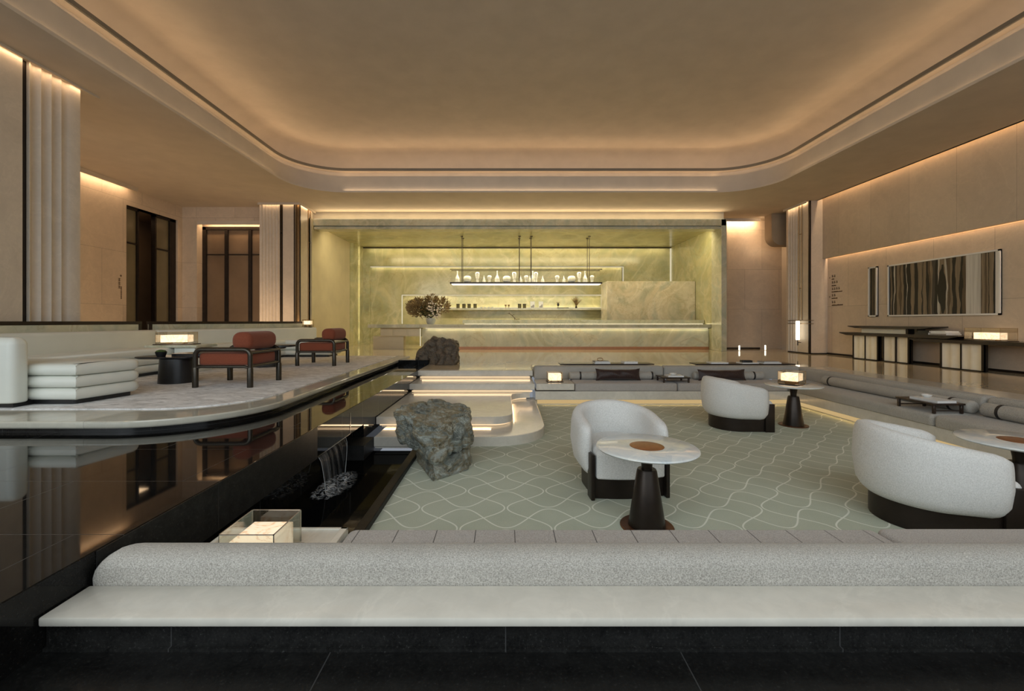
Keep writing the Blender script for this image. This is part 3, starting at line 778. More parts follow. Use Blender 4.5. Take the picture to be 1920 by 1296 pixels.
# velvet cushions
def velvet(label, loc, w, h, rz, tilt):
    t = thing('lumbar_cushion', label, 'cushion', loc, rz, 'brown velvet lumbar cushions')
    m = MB(); nx, nz = 22, 10; g = {}
    for s in (-1, 1):
        for i in range(nx+1):
            for j in range(nz+1):
                u, v = 2*i/nx-1, 2*j/nz-1
                th = .075*((1-abs(u)**3.2)*(1-abs(v)**2.6))**.6
                x = w/2*u*(1-.05*(1-abs(v)**2)); z = h/2*v*(1-.16*(1-abs(u)**4))
                g[s, i, j] = m.bm.verts.new((x, s*th+.008*math.sin(u*9+v*3)*(1-abs(u)), z))
    for s in (-1, 1):
        for i in range(nx):
            for j in range(nz):
                q = (g[s, i, j], g[s, i+1, j], g[s, i+1, j+1], g[s, i, j+1]); m.bm.faces.new(q if s < 0 else q[::-1])
    bmesh.ops.remove_doubles(m.bm, verts=m.bm.verts[:], dist=.0004)
    o = MB(); o.add(m, Matrix.Translation((0, 0, h/2)) @ Matrix.Rotation(tilt, 4, 'X'))
    o.obj('cover', M['cushion_velvet'], t, local=True, ang=80)
velvet('shiny brown velvet lumbar cushion left of the low table on the far sofa', (2.205, 8.53, -.16), .88, .24, 0, math.radians(-14))
velvet('dark brown velvet lumbar cushion behind the white tub chair on the far sofa', (4.24, 8.53, -.16), .95, .225, .03, math.radians(-14))
# dark shelves on the back of the far sofa
for x0, x1, lab in ((1.14, 3.10, 'thin dark wood shelf behind the left half of the far sofa'), (3.98, 6.05, 'thin dark wood shelf behind the right half of the far sofa')):
    t = thing('back_shelf', lab, 'shelf', ((x0+x1)/2, 9.25, .055), 0, 'dark shelves behind the far sofa')
    m = MB(); m.box(x0, x1, 9.06, 9.42, .092, .116, .003, 1); m.obj('shelf_board', M['dark_wood'], t)
    m = MB(); m.box(x0+.1, x1-.1, 9.15, 9.35, .055, .092); m.obj('shelf_support', M['dark_bronze'], t, smooth=False)
# low tray tables on the seats
def low_table(label, x0, x1, y0, y1, ztop, zs=-.16):
    t = thing('low_table', label, 'table', ((x0+x1)/2, (y0+y1)/2, zs), 0, 'low dark tray tables on the sofas')
    m = MB(); m.box(x0, x1, y0, y1, ztop-.022, ztop, .003, 1)
    m.obj('tabletop', M['dark_wood'], t)
    for x in (x0+.012, x1-.042):
        for y in (y0+.012, y1-.042):
            m = MB(); m.box(x, x+.03, y, y+.03, zs, ztop-.01, .003, 1); m.obj('leg', M['dark_wood'], t)
    for y in (y0+.027, y1-.027):
        m = MB(); m.box(x0+.03, x1-.03, y-.005, y+.005, zs+.03, zs+.042); m.obj('stretcher', M['dark_wood'], t, smooth=False)
    return t
low_table('low dark tray table on the seat of the far sofa', 2.97, 3.49, 8.20, 8.60, -.055)
low_table('low dark tray table on the seat of the right sofa', 5.36, 5.76, 5.44, 5.98, -.03)

# ------------------------------------------------------------------ tub chairs
def tub_chair():
    t = thing('tub_chair', 'x', 'armchair', (0, 0, 0), 0, 'white boucle tub chairs')
    m = MB(); R = .355; th = .135
    path = []                                        # centre line of the shell, from the left arm tip round the back
    for k in range(7): path.append((-R, -.30+.30*k/6))
    for k in range(1, 24):
        a = PI-PI*k/24; path.append((R*math.cos(a), .02+ (R)*math.sin(a)))
    for k in range(7): path.append((R, 0-.30*k/6))
    n = len(path); rings = []; N = 16
    for i, (x, y) in enumerate(path):
        p0, p1 = Vector(path[max(0, i-1)]), Vector(path[min(n-1, i+1)])
        d = (p1-p0).normalized(); nor = Vector((-d.y, d.x)); 
        if nor.dot(Vector((x, y-.02))) < 0: nor = -nor
        s = i/(n-1); f = math.sin(PI*s)              # 0 at arms, 1 at the back
        zt = .625+.125*(f**1.25); zb = .165+.02*f
        tip = min(1, min(i, n-1-i)/2.0+.0)           # rounded arm fronts
        k = .30+.70*math.sin(.5*PI*tip)
        ring = []
        for q in range(N):
            a = 2*PI*q/N; ca, sa = math.cos(a), math.sin(a)
            e = .55
            u = math.copysign(abs(ca)**e, ca)*th/2*k; v = math.copysign(abs(sa)**(.42), sa)
            z = (zb+zt)/2+v*((zt-zb)/2-(1-k)*.05)
            low = max(0, (.36-z)/.22); out = -.075*low**1.6+.012*math.sin(PI*min(1, max(0, (z-zb)/(zt-zb))))
            ring.append(m.bm.verts.new((x+nor.x*(u+out), y+nor.y*(u+out), z)))
        rings.append(ring)
    for a, b in zip(rings, rings[1:]):
        for q in range(N):
            j = (q+1) % N; m.bm.faces.new((a[q], a[j], b[j], b[q]))
    m.bm.faces.new(rings[0][::-1]); m.bm.faces.new(rings[-1])
    m.obj('shell', M['boucle'], t, local=True, ang=80)
    seat = [( -.285, .0), (-.31, -.36)] + [(-.305+.61*k/10, -.40-.045*math.sin(PI*k/10)) for k in range(11)] + [(.31, -.36), (.285, 0)] + [(.285*math.cos(PI*k/12), .285*math.sin(PI*k/12)) for k in range(1, 12)]
    m = MB(); m.stack(seat, cushion_levels(.185, .445, .06, 6, .02)); m.obj('seat', M['boucle'], t, local=True, ang=70)
    base = [(-.325, -.33)] + [(-.325+.65*k/10, -.345-.045*math.sin(PI*k/10)) for k in range(11)] + [(.325, -.33), (.325, .02)] + [(.325*math.cos(PI*k/14), .02+.325*math.sin(PI*k/14)) for k in range(1, 14)] + [(-.325, .02)]
    m = MB(); m.stack(base, [(0, .004), (.004, 0), (.19, 0)]); m.obj('plinth', M['dark_bronze'], t, local=True, ang=40)
    for s in (-1, 1):
        m = MB(); a, b = sorted((s*.325, s*.358)); m.box(a, b, -.40, -.27, 0, .40, .006, 2); m.obj('front_post', M['dark_bronze'], t, local=True)
    return t
ch = tub_chair(); ch.location = (1.075, 4.24, -.575); ch.rotation_euler = (0, 0, math.radians(5))
ch['label'] = 'white boucle tub chair facing the lens behind the nearest round table'
dup(ch, (3.42, 6.52, -.575), math.radians(90), 'white boucle tub chair with its back to the steps, in front of the far sofa')
dup(ch, (3.33, 3.46, -.575), math.radians(78), 'large white boucle tub chair at the right, seen from behind, nearest the foreground sofa')

# ------------------------------------------------------------------ round tables
def round_table():
    t = thing('round_table', 'x', 'table', (0, 0, 0), 0, 'round stone tables on cone bases')
    m = MB(); m.lathe([(0, 0), (.20, 0), (.20, .008), (.195, .012), (0, .012)], n=48); m.obj('base_plate', M['dark_copper'], t, local=True)
    m = MB(); m.lathe([(0, .012), (.138, .012), (.138, .018), (.075, .43), (.068, .444), (0, .444)], n=48); m.obj('cone', M['dark_bronze'], t, local=True)
    m = MB(); m.lathe([(0, .44), (.040, .44), (.042, .48), (.062, .592), (0, .592)], n=36); m.obj('neck', M['dark_bronze'], t, local=True)
    m = MB(); m.lathe([(0, .59), (.345, .59), (.372, .598), (.38, .607), (.378, .613), (.37, .618), (.125, .618), (0, .617)], n=72); m.obj('tabletop', M['quartz'], t, local=True, ang=50)
    m = MB(); m.lathe([(0, .614), (.128, .614), (.128, .6195), (.124, .6205), (0, .6205)], n=48); m.obj('inlay', M['copper'], t, local=True)
    return t
rt = round_table(); rt.location = (1.085, 3.34, -.575); rt['label'] = 'round stone table with copper inlay in the middle, in front of the facing tub chair'
dup(rt, (4.37, 6.6, -.575), .6, 'round stone table holding a lit lamp near the far corner')
dup(rt, (4.14, 3.5, -.575), 1.1, 'round stone table cut off at the right edge, beside the nearest tub chair')

# ------------------------------------------------------------------ alabaster lamps in glass boxes
def box_lamp(label, loc, lx, ly, h, gap, rz=0, lift=.02, mat='alabaster', over=.04, power=0, glassmat='glass_amber', gh=None):
    t = thing('table_lamp', label, 'lamp', loc, rz, 'alabaster block lamps in glass boxes')
    m = MB(); m.box(-lx/2-over, lx/2+over, -ly/2-over*.4, ly/2+over*.4, 0, .014, .002, 1); m.obj('base', M['dark_bronze'], t, local=True)
    m = MB(); m.box(-lx/2, lx/2, -ly/2, ly/2, .014+lift, .014+lift+h, .004, 2); m.obj('lamp_shade', M[mat], t, local=True)
    if lift > .01:
        for sx in (-1, 1):
            m = MB(); m.box(sx*lx*.3-.01, sx*lx*.3+.01, -ly*.3, ly*.3, .014, .014+lift); m.obj('foot', M['brass'], t, local=True, smooth=False)
    gx, gy, g1 = lx/2+gap, ly/2+gap, (gh or (.014+lift+h+gap))
    for a in ((-gx, gx, -gy, -gy+.004), (-gx, gx, gy-.004, gy), (-gx, -gx+.004, -gy, gy), (gx-.004, gx, -gy, gy)):
        m = MB(); m.box(*a, .015, g1); m.obj('glass_pane', M[glassmat], t, local=True, smooth=False)
    m = MB()
    for x0, x1, y0, y1 in ((-gx, gx, -gy, -gy+.004), (-gx, gx, gy-.004, gy), (-gx, -gx+.004, -gy, gy), (gx-.004, gx, -gy, gy)):
        m.box(x0-.0005, x1+.0005, y0-.0005, y1+.0005, g1-.001, g1+.002)
    for sx in (-gx, gx-.003):
        for sy in (-gy, gy-.003): m.box(sx, sx+.003, sy, sy+.003, .015, g1)
    m.obj('glass_edge', M['steel' if glassmat == 'glass' else 'brass'], t, local=True, smooth=False)
    return t
box_lamp('glowing alabaster block lamp in an open glass box on the foreground tray table', (-1.197, 2.14, -.166), .20, .215, .115, .028, 0, .003, 'alabaster_near', .05, glassmat='glass', gh=.180)
box_lamp('small square glowing lamp on the marble block table of the far sofa', (.95, 8.42, -.165), .235, .20, .125, .025, 0, .02)
box_lamp('glowing lamp standing on the far round table', (4.36, 6.62, .0435), .24, .22, .11, .03, math.radians(38), .045)
# ================================================================== LEFT PLATFORM
rug = rounded([(-6.55, 4.38), (-2.77, 4.38), (-2.77, 11.15), (-4.6, 11.15), (-5.0, 11.9), (-5.38, 11.9), (-6.55, 7.95)], [0, .85, 0, 0, 0, 0, 0], 16)
m = MB(); m.stack(rug, [(.108, 0), (.118, 0), (.122, .006)])
tag(m.obj('rug', M['rug'], ang=25), 'mottled grey rug covering the raised platform under the red armchairs', 'rug')
ZP = .122
# white leather sofa
ws = thing('leather_sofa', 'white leather sofa with stacked roll seats along the back of the platform', 'sofa', (-6.0, 7.5, ZP))
def rolls(poly, z0, z1, n, depth=.07, rimtop=True):
    lv = []; h = (z1-z0)/n
    for k in range(n):
        for j in range(9):
            t = j/8
            lv.append((z0+k*h+h*(.5-.5*math.cos(PI*t)), depth*(1-math.sin(PI*t)**.75)))
    m = MB(); m.stack(poly, lv); return m
zb, zt = ZP+.045, .552
chaise = rounded([(-6.41, 4.565), (-4.515, 4.565), (-4.37, 5.30), (-6.41, 5.34)], [.0, .012, .14, .0], 6)
run = rounded([(-6.42, 5.35), (-5.75, 5.35), (-5.75, 8.3), (-5.42, 10.72), (-4.32, 10.72), (-4.32, 11.5), (-5.22, 11.98), (-6.42, 8.0)], [0, .0, .4, .05, .08, .1, 0, 0], 6)
rolls(chaise, zb, zt, 3).obj('chaise', M['leather'], ws, ang=50)
rolls(run, zb, zt, 3).obj('seat', M['leather'], ws, ang=50)
m = MB(); m.stack(rounded([(-5.24, 4.62), (-4.58, 4.62), (-4.46, 5.2), (-5.3, 5.26)], .04), [(ZP, 0), (zb+.01, 0)]); m.stack(rounded([(-6.4, 4.7), (-5.35, 4.7), (-5.35, 5.25), (-5.82, 5.4), (-5.82, 8.3), (-5.50, 10.79), (-4.40, 10.79), (-4.40, 11.4), (-5.25, 11.9), (-6.4, 8.0)], .05), [(ZP, 0), (zb+.01, 0)])
m.box(-6.5, -5.02, 4.43, 4.62, ZP, zb+.01)
m.obj('plinth', M['black_lacquer'], ws, ang=40)
m = MB(); m.stack(rrect(-6.62, -6.40, 4.46, 8.0, .04, 4), cushion_levels(zb, .845, .05, 5, .01)); m.obj('backrest', M['leather'], ws, ang=60)
m = MB(); m.stack(rounded([(-6.62, 8.01), (-6.40, 8.01), (-5.20, 11.99), (-5.42, 12.05)], .03), cushion_levels(zb, .845, .05, 5, .01)); m.obj('backrest', M['leather'], ws, ang=60)
m = MB(); m.stack(rrect(-6.62, -4.97, 4.38, 4.56, .07, 6), cushion_levels(zb, .84, .085, 7, .02)); m.obj('armrest', M['leather'], ws, ang=60)
# onyx partitions with bronze frames behind the sofa
def partition(label, a, b):
    a, b = Vector((*a, 0)), Vector((*b, 0)); d = (b-a); L = d.length; rz = math.atan2(d.y, d.x)
    t = thing('partition', label, 'partition', (a.x, a.y, .11), rz, 'framed onyx partitions behind the white sofa')
    m = MB(); m.box(0, L, -.02, .02, 0, .84); m.obj('panel', M['onyx_light'], t, local=True, smooth=False)
    m = MB(); m.box(-.01, L+.01, -.028, .028, .838, .892, .003, 1); m.obj('rail', M['dark_bronze'], t, local=True)
    for x in (0, L-.06):
        m = MB(); m.box(x, x+.06, -.03, .03, 0, .84, .003, 1); m.obj('post', M['dark_bronze'], t, local=True)
partition('low onyx partition with bronze rail behind the near half of the white sofa', (-6.665, 4.2), (-6.665, 7.93))
partition('low onyx partition with bronze rail behind the far half of the white sofa', (-6.665, 8.10), (-5.52, 12.0))
# onyx block with the lamp, set on the sofa seat corner
t = thing('side_table', 'green onyx slab table beside the white sofa under a lit lamp', 'table', (-5.72, 7.75, ZP))
m = MB(); m.box(-6.2, -5.30, 7.45, 8.0, .55, .592, .004, 1); m.obj('tabletop', M['onyx_light'], t)
m = MB(); m.box(-5.72, -5.36, 7.5, 7.95, ZP, .55, .01, 2); m.obj('pedestal', M['leather'], t)
box_lamp('wide glowing lamp on the onyx table beside the white sofa', (-5.83, 7.72, .592), .40, .26, .125, .05, math.radians(12), .03, over=.1)
lp = box_lamp('tiny glowing lamp at the far end of the white sofa back', (-5.36, 11.80, .845), .17, .14, .10, .03, 0, .06, over=.0)
# black coffee tables
def coffee_table(label, loc, second=True):
    t = thing('coffee_table', label, 'table', loc, 0, 'black oval coffee tables')
    m = MB(); m.lathe([(0, 0), (.235, 0), (.235, .01), (.215, .345), (0, .345)], n=40); m.obj('pedestal', M['black_lacquer'], t, local=True)
    m = MB(); m.stack(rrect(-.55, .32, -.22, .26, .2, 8), [(.345, .03), (.36, 0), (.372, 0), (.376, .004)]); m.obj('tabletop', M['black_lacquer'], t, local=True)
    m = MB(); m.stack(rrect(-.17, .42, -.02, .42, .18, 8), [(.376, .0), (.405, 0), (.41, .004)]); m.obj('upper_top', M['black_lacquer'], t, local=True)
    return t
ct = coffee_table('black oval coffee table with a moss bowl in front of the first red armchair', (-4.75, 6.30, ZP))
dup(ct, (-4.66, 8.50, ZP), 0, 'black oval coffee table between the two red armchairs')
t = thing('moss_bowl', 'small black bowl of green moss on the near coffee table', 'bowl', (-4.93, 6.22, ZP+.376))
m = MB(); m.lathe([(0, 0), (.05, 0), (.062, .03), (.072, .07), (.066, .07), (0, .065)], n=24); m.obj('bowl', M['black_lacquer'], t, local=True)
m = MB(); m.ball((0, 0, .062), .066, 3, (1, 1, .55))
for v in m.bm.verts: v.co += v.normal*.006*noise.noise(v.co*60)
m.obj('moss', M['moss'], t, local=True)
# red armchairs: faces -X, chair origin at its centre on the rug
def red_chair():
    t = thing('armchair', 'x', 'armchair', (0, 0, 0), 0, 'rust red armchairs with dark tube frames')
    r = .03; X0, X1, Y = -.365, .365, .365; H, S = .505, .265
    def side(y):
        pts = [(X0, y, 0), (X0, y, H-.08)] + [(X0+.08-.08*math.cos(a), y, H-.08+.08*math.sin(a)) for a in (PI/8, PI/4, 3*PI/8, PI/2)]
        pts += [(X1-.08+.08*math.sin(a), y, H-.08+.08*math.cos(a)) for a in (0, PI/8, PI/4, 3*PI/8)] + [(X1, y, H-.08), (X1, y, 0)]
        m = MB(); m.tube(pts, r, 12); return m
    for y in (-Y, Y):
        side(y).obj('side_frame', M['frame_metal'], t, local=True, ang=60)
    for x in (X0, X1):
        for y in (-Y, Y):
            m = MB(); m.lathe([(0, 0), (r+.008, 0), (r+.008, S-.02), (r+.002, S), (0, S)], x, y, 14); m.obj('leg', M['frame_metal'], t, local=True)
    for y in (-Y, Y):
        m = MB(); m.tube([(X0+.02, y, S), (X0+.08, y, S+.012), (X1-.08, y, S+.012), (X1-.02, y, S)], .02, 10); m.obj('seat_rail', M['frame_metal'], t, local=True, ang=60)
    for x in (X0, X1):
        m = MB(); m.tube([(x, -Y, S+.012), (x, Y, S+.012)], .02, 10); m.obj('cross_rail', M['frame_metal'], t, local=True, ang=60)
    m = MB(); m.tube([(X1, -Y, H-.045), (X1, Y, H-.045)], .022, 10); m.obj('back_rail', M['frame_metal'], t, local=True, ang=60)
    m = MB(); m.stack(rrect(X0+.01, X1-.02, -Y+.032, Y-.032, .05, 5), cushion_levels(S+.025, .455, .045, 5, .03)); m.obj('seat_cushion', M['red_fabric'], t, local=True, ang=60)
    # back bolster: rounded box lying across the chair
    m = MB(); prof = []
    for k in range(28):
        a = 2*PI*k/28; ca, sa = math.cos(a), math.sin(a)
        prof.append((math.copysign(abs(ca)**.78, ca), math.copysign(abs(sa)**.78, sa)))
    rings = []
    for s, k in ((-1, .0), (-.995, .35), (-.98, .6), (-.95, .8), (-.90, .93), (-.84, .985), (-.75, 1), (0, 1), (.75, 1), (.84, .985), (.90, .93), (.95, .8), (.98, .6), (.995, .35), (1, 0)):
        k = max(k, .05)
        rings.append([m.bm.verts.new((.225+.135*p*k+(.0), s*(Y-.015), .615+.125*q*k)) for p, q in prof])
    for a, b in zip(rings, rings[1:]):
        for i in range(28):
            j = (i+1) % 28; m.bm.faces.new((a[i], a[j], b[j], b[i]))
    m.bm.faces.new(rings[0]); m.bm.faces.new(rings[-1])
    m.obj('back_cushion', M['red_fabric'], t, local=True, ang=70)
    return t
rc = red_chair(); rc.location = (-3.765, 6.15, ZP); rc['label'] = 'rust red armchair with dark tube frame, nearer of the two on the rug'
dup(rc, (-3.755, 8.96, ZP), 0, 'rust red armchair with dark tube frame, farther one toward the onyx bar')

# ================================================================== ROCKS AND WATERFALL
def rock(name, hulls, mat, label, amp, fq, subs=4, seed=0, center=None):
    cs = [p for h in hulls for p in h]
    c = (sum(p[0] for p in cs)/len(cs), sum(p[1] for p in cs)/len(cs), min(p[2] for p in cs))
    m = MB()
    for h in hulls:
        b = bmesh.new()
        for p in h: b.verts.new((p[0]-c[0], p[1]-c[1], p[2]-c[2]))
        bmesh.ops.convex_hull(b, input=b.verts[:])
        bmesh.ops.delete(b, geom=[v for v in b.verts if not v.link_faces], context='VERTS')
        bmesh.ops.triangulate(b, faces=b.faces[:])
        for k in range(subs):
            bmesh.ops.subdivide_edges(b, edges=[e for e in b.edges if e.calc_length() > .045], cuts=1, use_grid_fill=True)
            bmesh.ops.triangulate(b, faces=b.faces[:])
            if k == 2: bmesh.ops.smooth_vert(b, verts=b.verts[:], factor=.25, use_axis_x=True, use_axis_y=True, use_axis_z=True)
        b.normal_update()
        sv = Vector((seed, seed*1.7, 0))
        for v in b.verts:
            q = v.co*fq+sv
            n1 = noise.noise(q); n2 = noise.noise(q*2.7); n3 = abs(noise.noise(q*1.5+Vector((9, 3, 1)))); n4 = noise.noise(q*7)
            k = min(1, max(0, v.co.z/.04)) if v.co.z < .04 else 1
            v.co += v.normal*amp*(n1*.9+n2*.45-(1-n3)**8*.9+n4*.22)*k
            v.co.z = max(0, v.co.z)
        m.merge(b)
    o = m.obj(name, M[mat], None, ang=28); o.location = c
    return tag(o, label, 'rock')
top = [(-1.24, 5.12, .03), (-1.28, 4.88, .0), (-1.02, 4.62, -.01), (-.74, 4.42, -.075), (-.43, 4.75, -.055), (-.40, 5.2, -.01), (-.85, 5.38, .055),
       (-1.25, 4.86, -.10), (-1.17, 4.82, -.33), (-.96, 4.58, -.39), (-.70, 4.28, -.40), (-.375, 4.64, -.36), (-.38, 4.7, -.13), (-.39, 5.2, -.36), (-1.08, 5.25, -.36)]
bot = [(-.71, 4.265, -.575), (-.385, 4.60, -.575), (-.42, 5.1, -.575), (-.98, 5.1, -.575), (-.99, 4.86, -.575),
       (-.71, 4.30, -.36), (-.40, 4.63, -.34), (-.43, 5.1, -.34), (-.98, 5.1, -.34), (-.985, 4.82, -.34)]
rock('boulder', [top, bot], 'rock_green', 'large grey-green boulder on the carpet beside the lower pool', .05, 4.2, 5, 3)
far = [(-2.17, 10.42, .0), (-1.74, 10.42, 0), (-1.56, 9.95, 0), (-1.17, 9.95, 0), (-1.12, 10.7, 0), (-2.1, 11.0, 0),
       (-2.2, 10.45, .2), (-1.95, 10.5, .52), (-1.74, 10.5, .62), (-1.60, 10.3, .58), (-1.44, 10.2, .66), (-1.20, 10.2, .54), (-1.12, 10.0, .45), (-1.09, 10.1, .2), (-1.2, 10.8, .5), (-1.9, 10.9, .5)]
rock('boulder', [far], 'rock_grey', 'brown-grey boulder standing at the far end of the water channel', .075, 3.4, 5, 8)
# falling sheet, curved out from the weir, and the splash
m = MB(); n = 14; rows = []
for i in range(n+1):
    y = 4.13+.70*i/n; row = []
    for j in range(9):
        s = j/8; z = -.292-.335*s; x = -1.775+.06*s**.5+.01*math.sin(y*31)*s
        row.append(m.bm.verts.new((x, y-.16*s*(i/n)+.0, z)))
    rows.append(row)
for a, b in zip(rows, rows[1:]):
    for j in range(8): m.bm.faces.new((a[j], a[j+1], b[j+1], b[j]))
edges = [[v.co.copy() for v in rows[0]], [v.co.copy() for v in rows[-1]]]
wf = tag(m.obj('waterfall', M['water_sheet']), 'thin sheet of falling water between the black weir and the lower pool', 'water', None, 'thing')
for e in edges:
    m = MB(); m.tube(e, [.0016+.0002*k for k in range(9)], 6); m.obj('edge', M['water_edge'], wf)
m = MB(); random.seed(4)
N1, N2 = 40, 22; g = []
for i in range(N1+1):
    row = []
    for j in range(N2+1):
        u, v = i/N1, j/N2
        y = 3.95+.80*u; x = -1.86+.36*v+.10*(u-.3)
        env = max(0, 1-(2*u-1)**4)*max(0, 1-(2*v-.9)**2)
        z = -.628+.012*env+.05*env*abs(noise.noise(Vector((x*16, y*16, 2))))
        row.append(m.bm.verts.new((x, y, z)))
    g.append(row)
for i in range(N1):
    for j in range(N2):
        u, v = (i+.5)/N1, (j+.5)/N2
        if ((2*u-1)**2+(2*v-1)**2) < .95+.35*noise.noise(Vector((i*.35, j*.5, 0))):
            m.bm.faces.new((g[i][j], g[i+1][j], g[i+1][j+1], g[i][j+1]))
bmesh.ops.delete(m.bm, geom=[v for v in m.bm.verts if not v.link_faces], context='VERTS')
tag(m.obj('splash', M['foam']), 'white splash where the falling water meets the lower pool', 'water', None, 'stuff')
# ================================================================== ONYX BAR
bar = thing('bar_counter', 'long green onyx bar counter in the lit niche', 'counter', (1.5, 15.8, 0))
fp = rounded([(-3.02, 15.5), (7.24, 15.5), (7.24, 15.9), (-3.02, 15.9)], [.19, 0, 0, .19], 8)
m = MB(); m.prism(fp, .10, .745); m.obj('front_panel', M['onyx_bar'], bar, ang=30)
m = MB(); m.box(-2.9, 7.24, 15.49, 15.9, 0, .10); m.obj('kick_plate', M['copper_strip'], bar, smooth=False)
m = MB(); m.box(-4.86, 7.24, 15.30, 16.1, .775, .90, .006, 1); m.obj('ledge', M['onyx_light'], bar)
m = MB(); m.box(-2.85, 7.2, 15.47, 15.49, .750, .772); m.obj('light_strip', M['led_niche'], bar, smooth=False)
bs = thing('bar_shelf', 'raised pale onyx slab with a glowing underside on top of the bar', 'shelf', (2.8, 16.0, .9))
m = MB(); m.box(-1.57, 7.24, 15.85, 16.2, .93, 1.06, .004, 1); m.obj('upper_slab', M['onyx_light'], bs)
m = MB(); m.box(-1.5, 7.2, 15.86, 15.89, .90, .93); m.obj('light_strip', M['led_niche'], bs, smooth=False)
lc = thing('low_cabinet', 'pale low cabinet with three drawers under the left end of the bar ledge', 'cabinet', (-3.9, 15.8, 0))
m = MB(); m.box(-4.5, -3.05, 15.62, 16.1, .47, .77); m.box(-4.8, -3.7, 15.75, 16.1, 0, .47); m.obj('body', M['niche_stone'], lc, smooth=False)
for x in (-4.48, -3.99, -3.50):
    m = MB(); m.box(x, x+.43, 15.605, 15.63, .485, .755, .003, 1); m.obj('drawer', M['niche_stone'], lc)
m = MB(); m.box(-3.06, -3.03, 15.52, 15.55, .12, .75); m.obj('light_strip', M['led_niche'], bar, smooth=False)
t = thing('onyx_screen', 'big upright veined onyx block at the right end of the bar', 'screen', (5.5, 17, 0))
m = MB(); m.box(3.87, 7.24, 16.6, 17.6, .0, 2.54, .006, 1); m.obj('block', M['onyx_screen'], t)
t = thing('wall_shelf', 'long onyx shelf in the back alcove holding jars and frames', 'shelf', (.6, 19.3, 1.5))
m = MB(); m.box(-2.95, 4.32, 18.98, 19.47, 1.50, 1.585, .004, 1); m.obj('shelf_board', M['onyx_light'], t)
m = MB(); m.box(-2.9, 4.25, 19.42, 19.46, 1.585, 1.63); m.obj('light_strip', M['led_niche'], t, smooth=False)
# hanging rack
rk = thing('hanging_shelf', 'dark hanging shelf lined with clear bottles above the bar', 'shelf', (.78, 16.77, 4.25))
m = MB(); m.box(-2.12, 3.68, 16.53, 17.0, 2.44, 2.50, .004, 1); m.obj('tray', M['dark_bronze'], rk)
m = MB(); m.box(-2.06, 3.62, 16.56, 16.97, 2.415, 2.44); m.obj('light_strip', M['led_white'], rk, smooth=False)
m = MB(); m.tube([(-2.12, 16.55, 2.99), (3.68, 16.55, 2.99)], .016, 8); m.tube([(-2.12, 16.98, 2.99), (3.68, 16.98, 2.99)], .014, 8); m.obj('top_rail', M['dark_bronze'], rk)
m = MB(); m.tube([(-2.1, 16.54, 2.62), (3.66, 16.54, 2.62)], .006, 6); m.obj('front_wire', M['steel'], rk)
for x in (-1.67, .53, .98, 3.19):
    for y in (16.56, 16.98):
        m = MB(); m.tube([(x, y, 2.5), (x, y, 4.25)], .011, 8); h = m.obj('hanger_rod', M['dark_bronze'], rk)
        m = MB(); m.lathe([(0, 4.225), (.05, 4.225), (.05, 4.25), (0, 4.25)], x, y, 16); m.obj('canopy', M['dark_bronze'], h)
# clear bottles and decanters
PROF = {
 'tall bottle': [(0, 0), (.095, 0), (.10, .03), (.085, .16), (.045, .25), (.022, .31), (.018, .43), (.026, .435), (.024, .45), (0, .45)],
 'round decanter': [(0, 0), (.10, 0), (.15, .06), (.16, .14), (.14, .22), (.10, .25), (.05, .262), (0, .262)],
 'tall bulb vase': [(0, 0), (.055, 0), (.055, .06), (.045, .13), (.075, .25), (.085, .33), (.07, .39), (.03, .405), (0, .405)],
 'small bottle': [(0, 0), (.07, 0), (.072, .03), (.055, .12), (.025, .18), (.014, .22), (.012, .27), (0, .27)],
 'snifter glass': [(0, 0), (.055, 0), (.05, .03), (.055, .10), (.08, .19), (.085, .23), (.06, .27), (.0, .28)],
}
rack = [(213,'tall bottle'),(325,'round decanter'),(435,'tall bulb vase'),(507,'small bottle'),(567,'snifter glass'),(652,'tall bottle'),(758,'round decanter'),(840,'tall bulb vase'),(912,'small bottle'),(972,'snifter glass'),(1012,'small bottle'),(1044,'tall bottle'),(1078,'tall bulb vase'),(1152,'small bottle'),(1313,'snifter glass'),(1387,'small bottle'),(1472,'round decanter'),(1555,'tall bulb vase'),(1620,'tall bottle'),(1697,'snifter glass')]
seen = {}; proto = {}
for px, kind in rack:
    x = -2.12+(px-140)/(1795-140)*5.8
    k = seen.get(kind, 0); seen[kind] = k+1
    nm = kind.replace(' ', '_')
    if kind not in proto:
        m = MB(); m.lathe(PROF[kind], n=20); o = m.obj(nm, M['bottle_glass'], None, ang=60); proto[kind] = o
    else:
        o = proto[kind].copy(); COL.objects.link(o)
    o.location = (x, 16.78, 2.50)
    tag(o, 'clear glass %s on the hanging shelf, %s of its kind' % (kind, ORD[k]), kind.split()[-1], 'clear glassware on the hanging shelf')
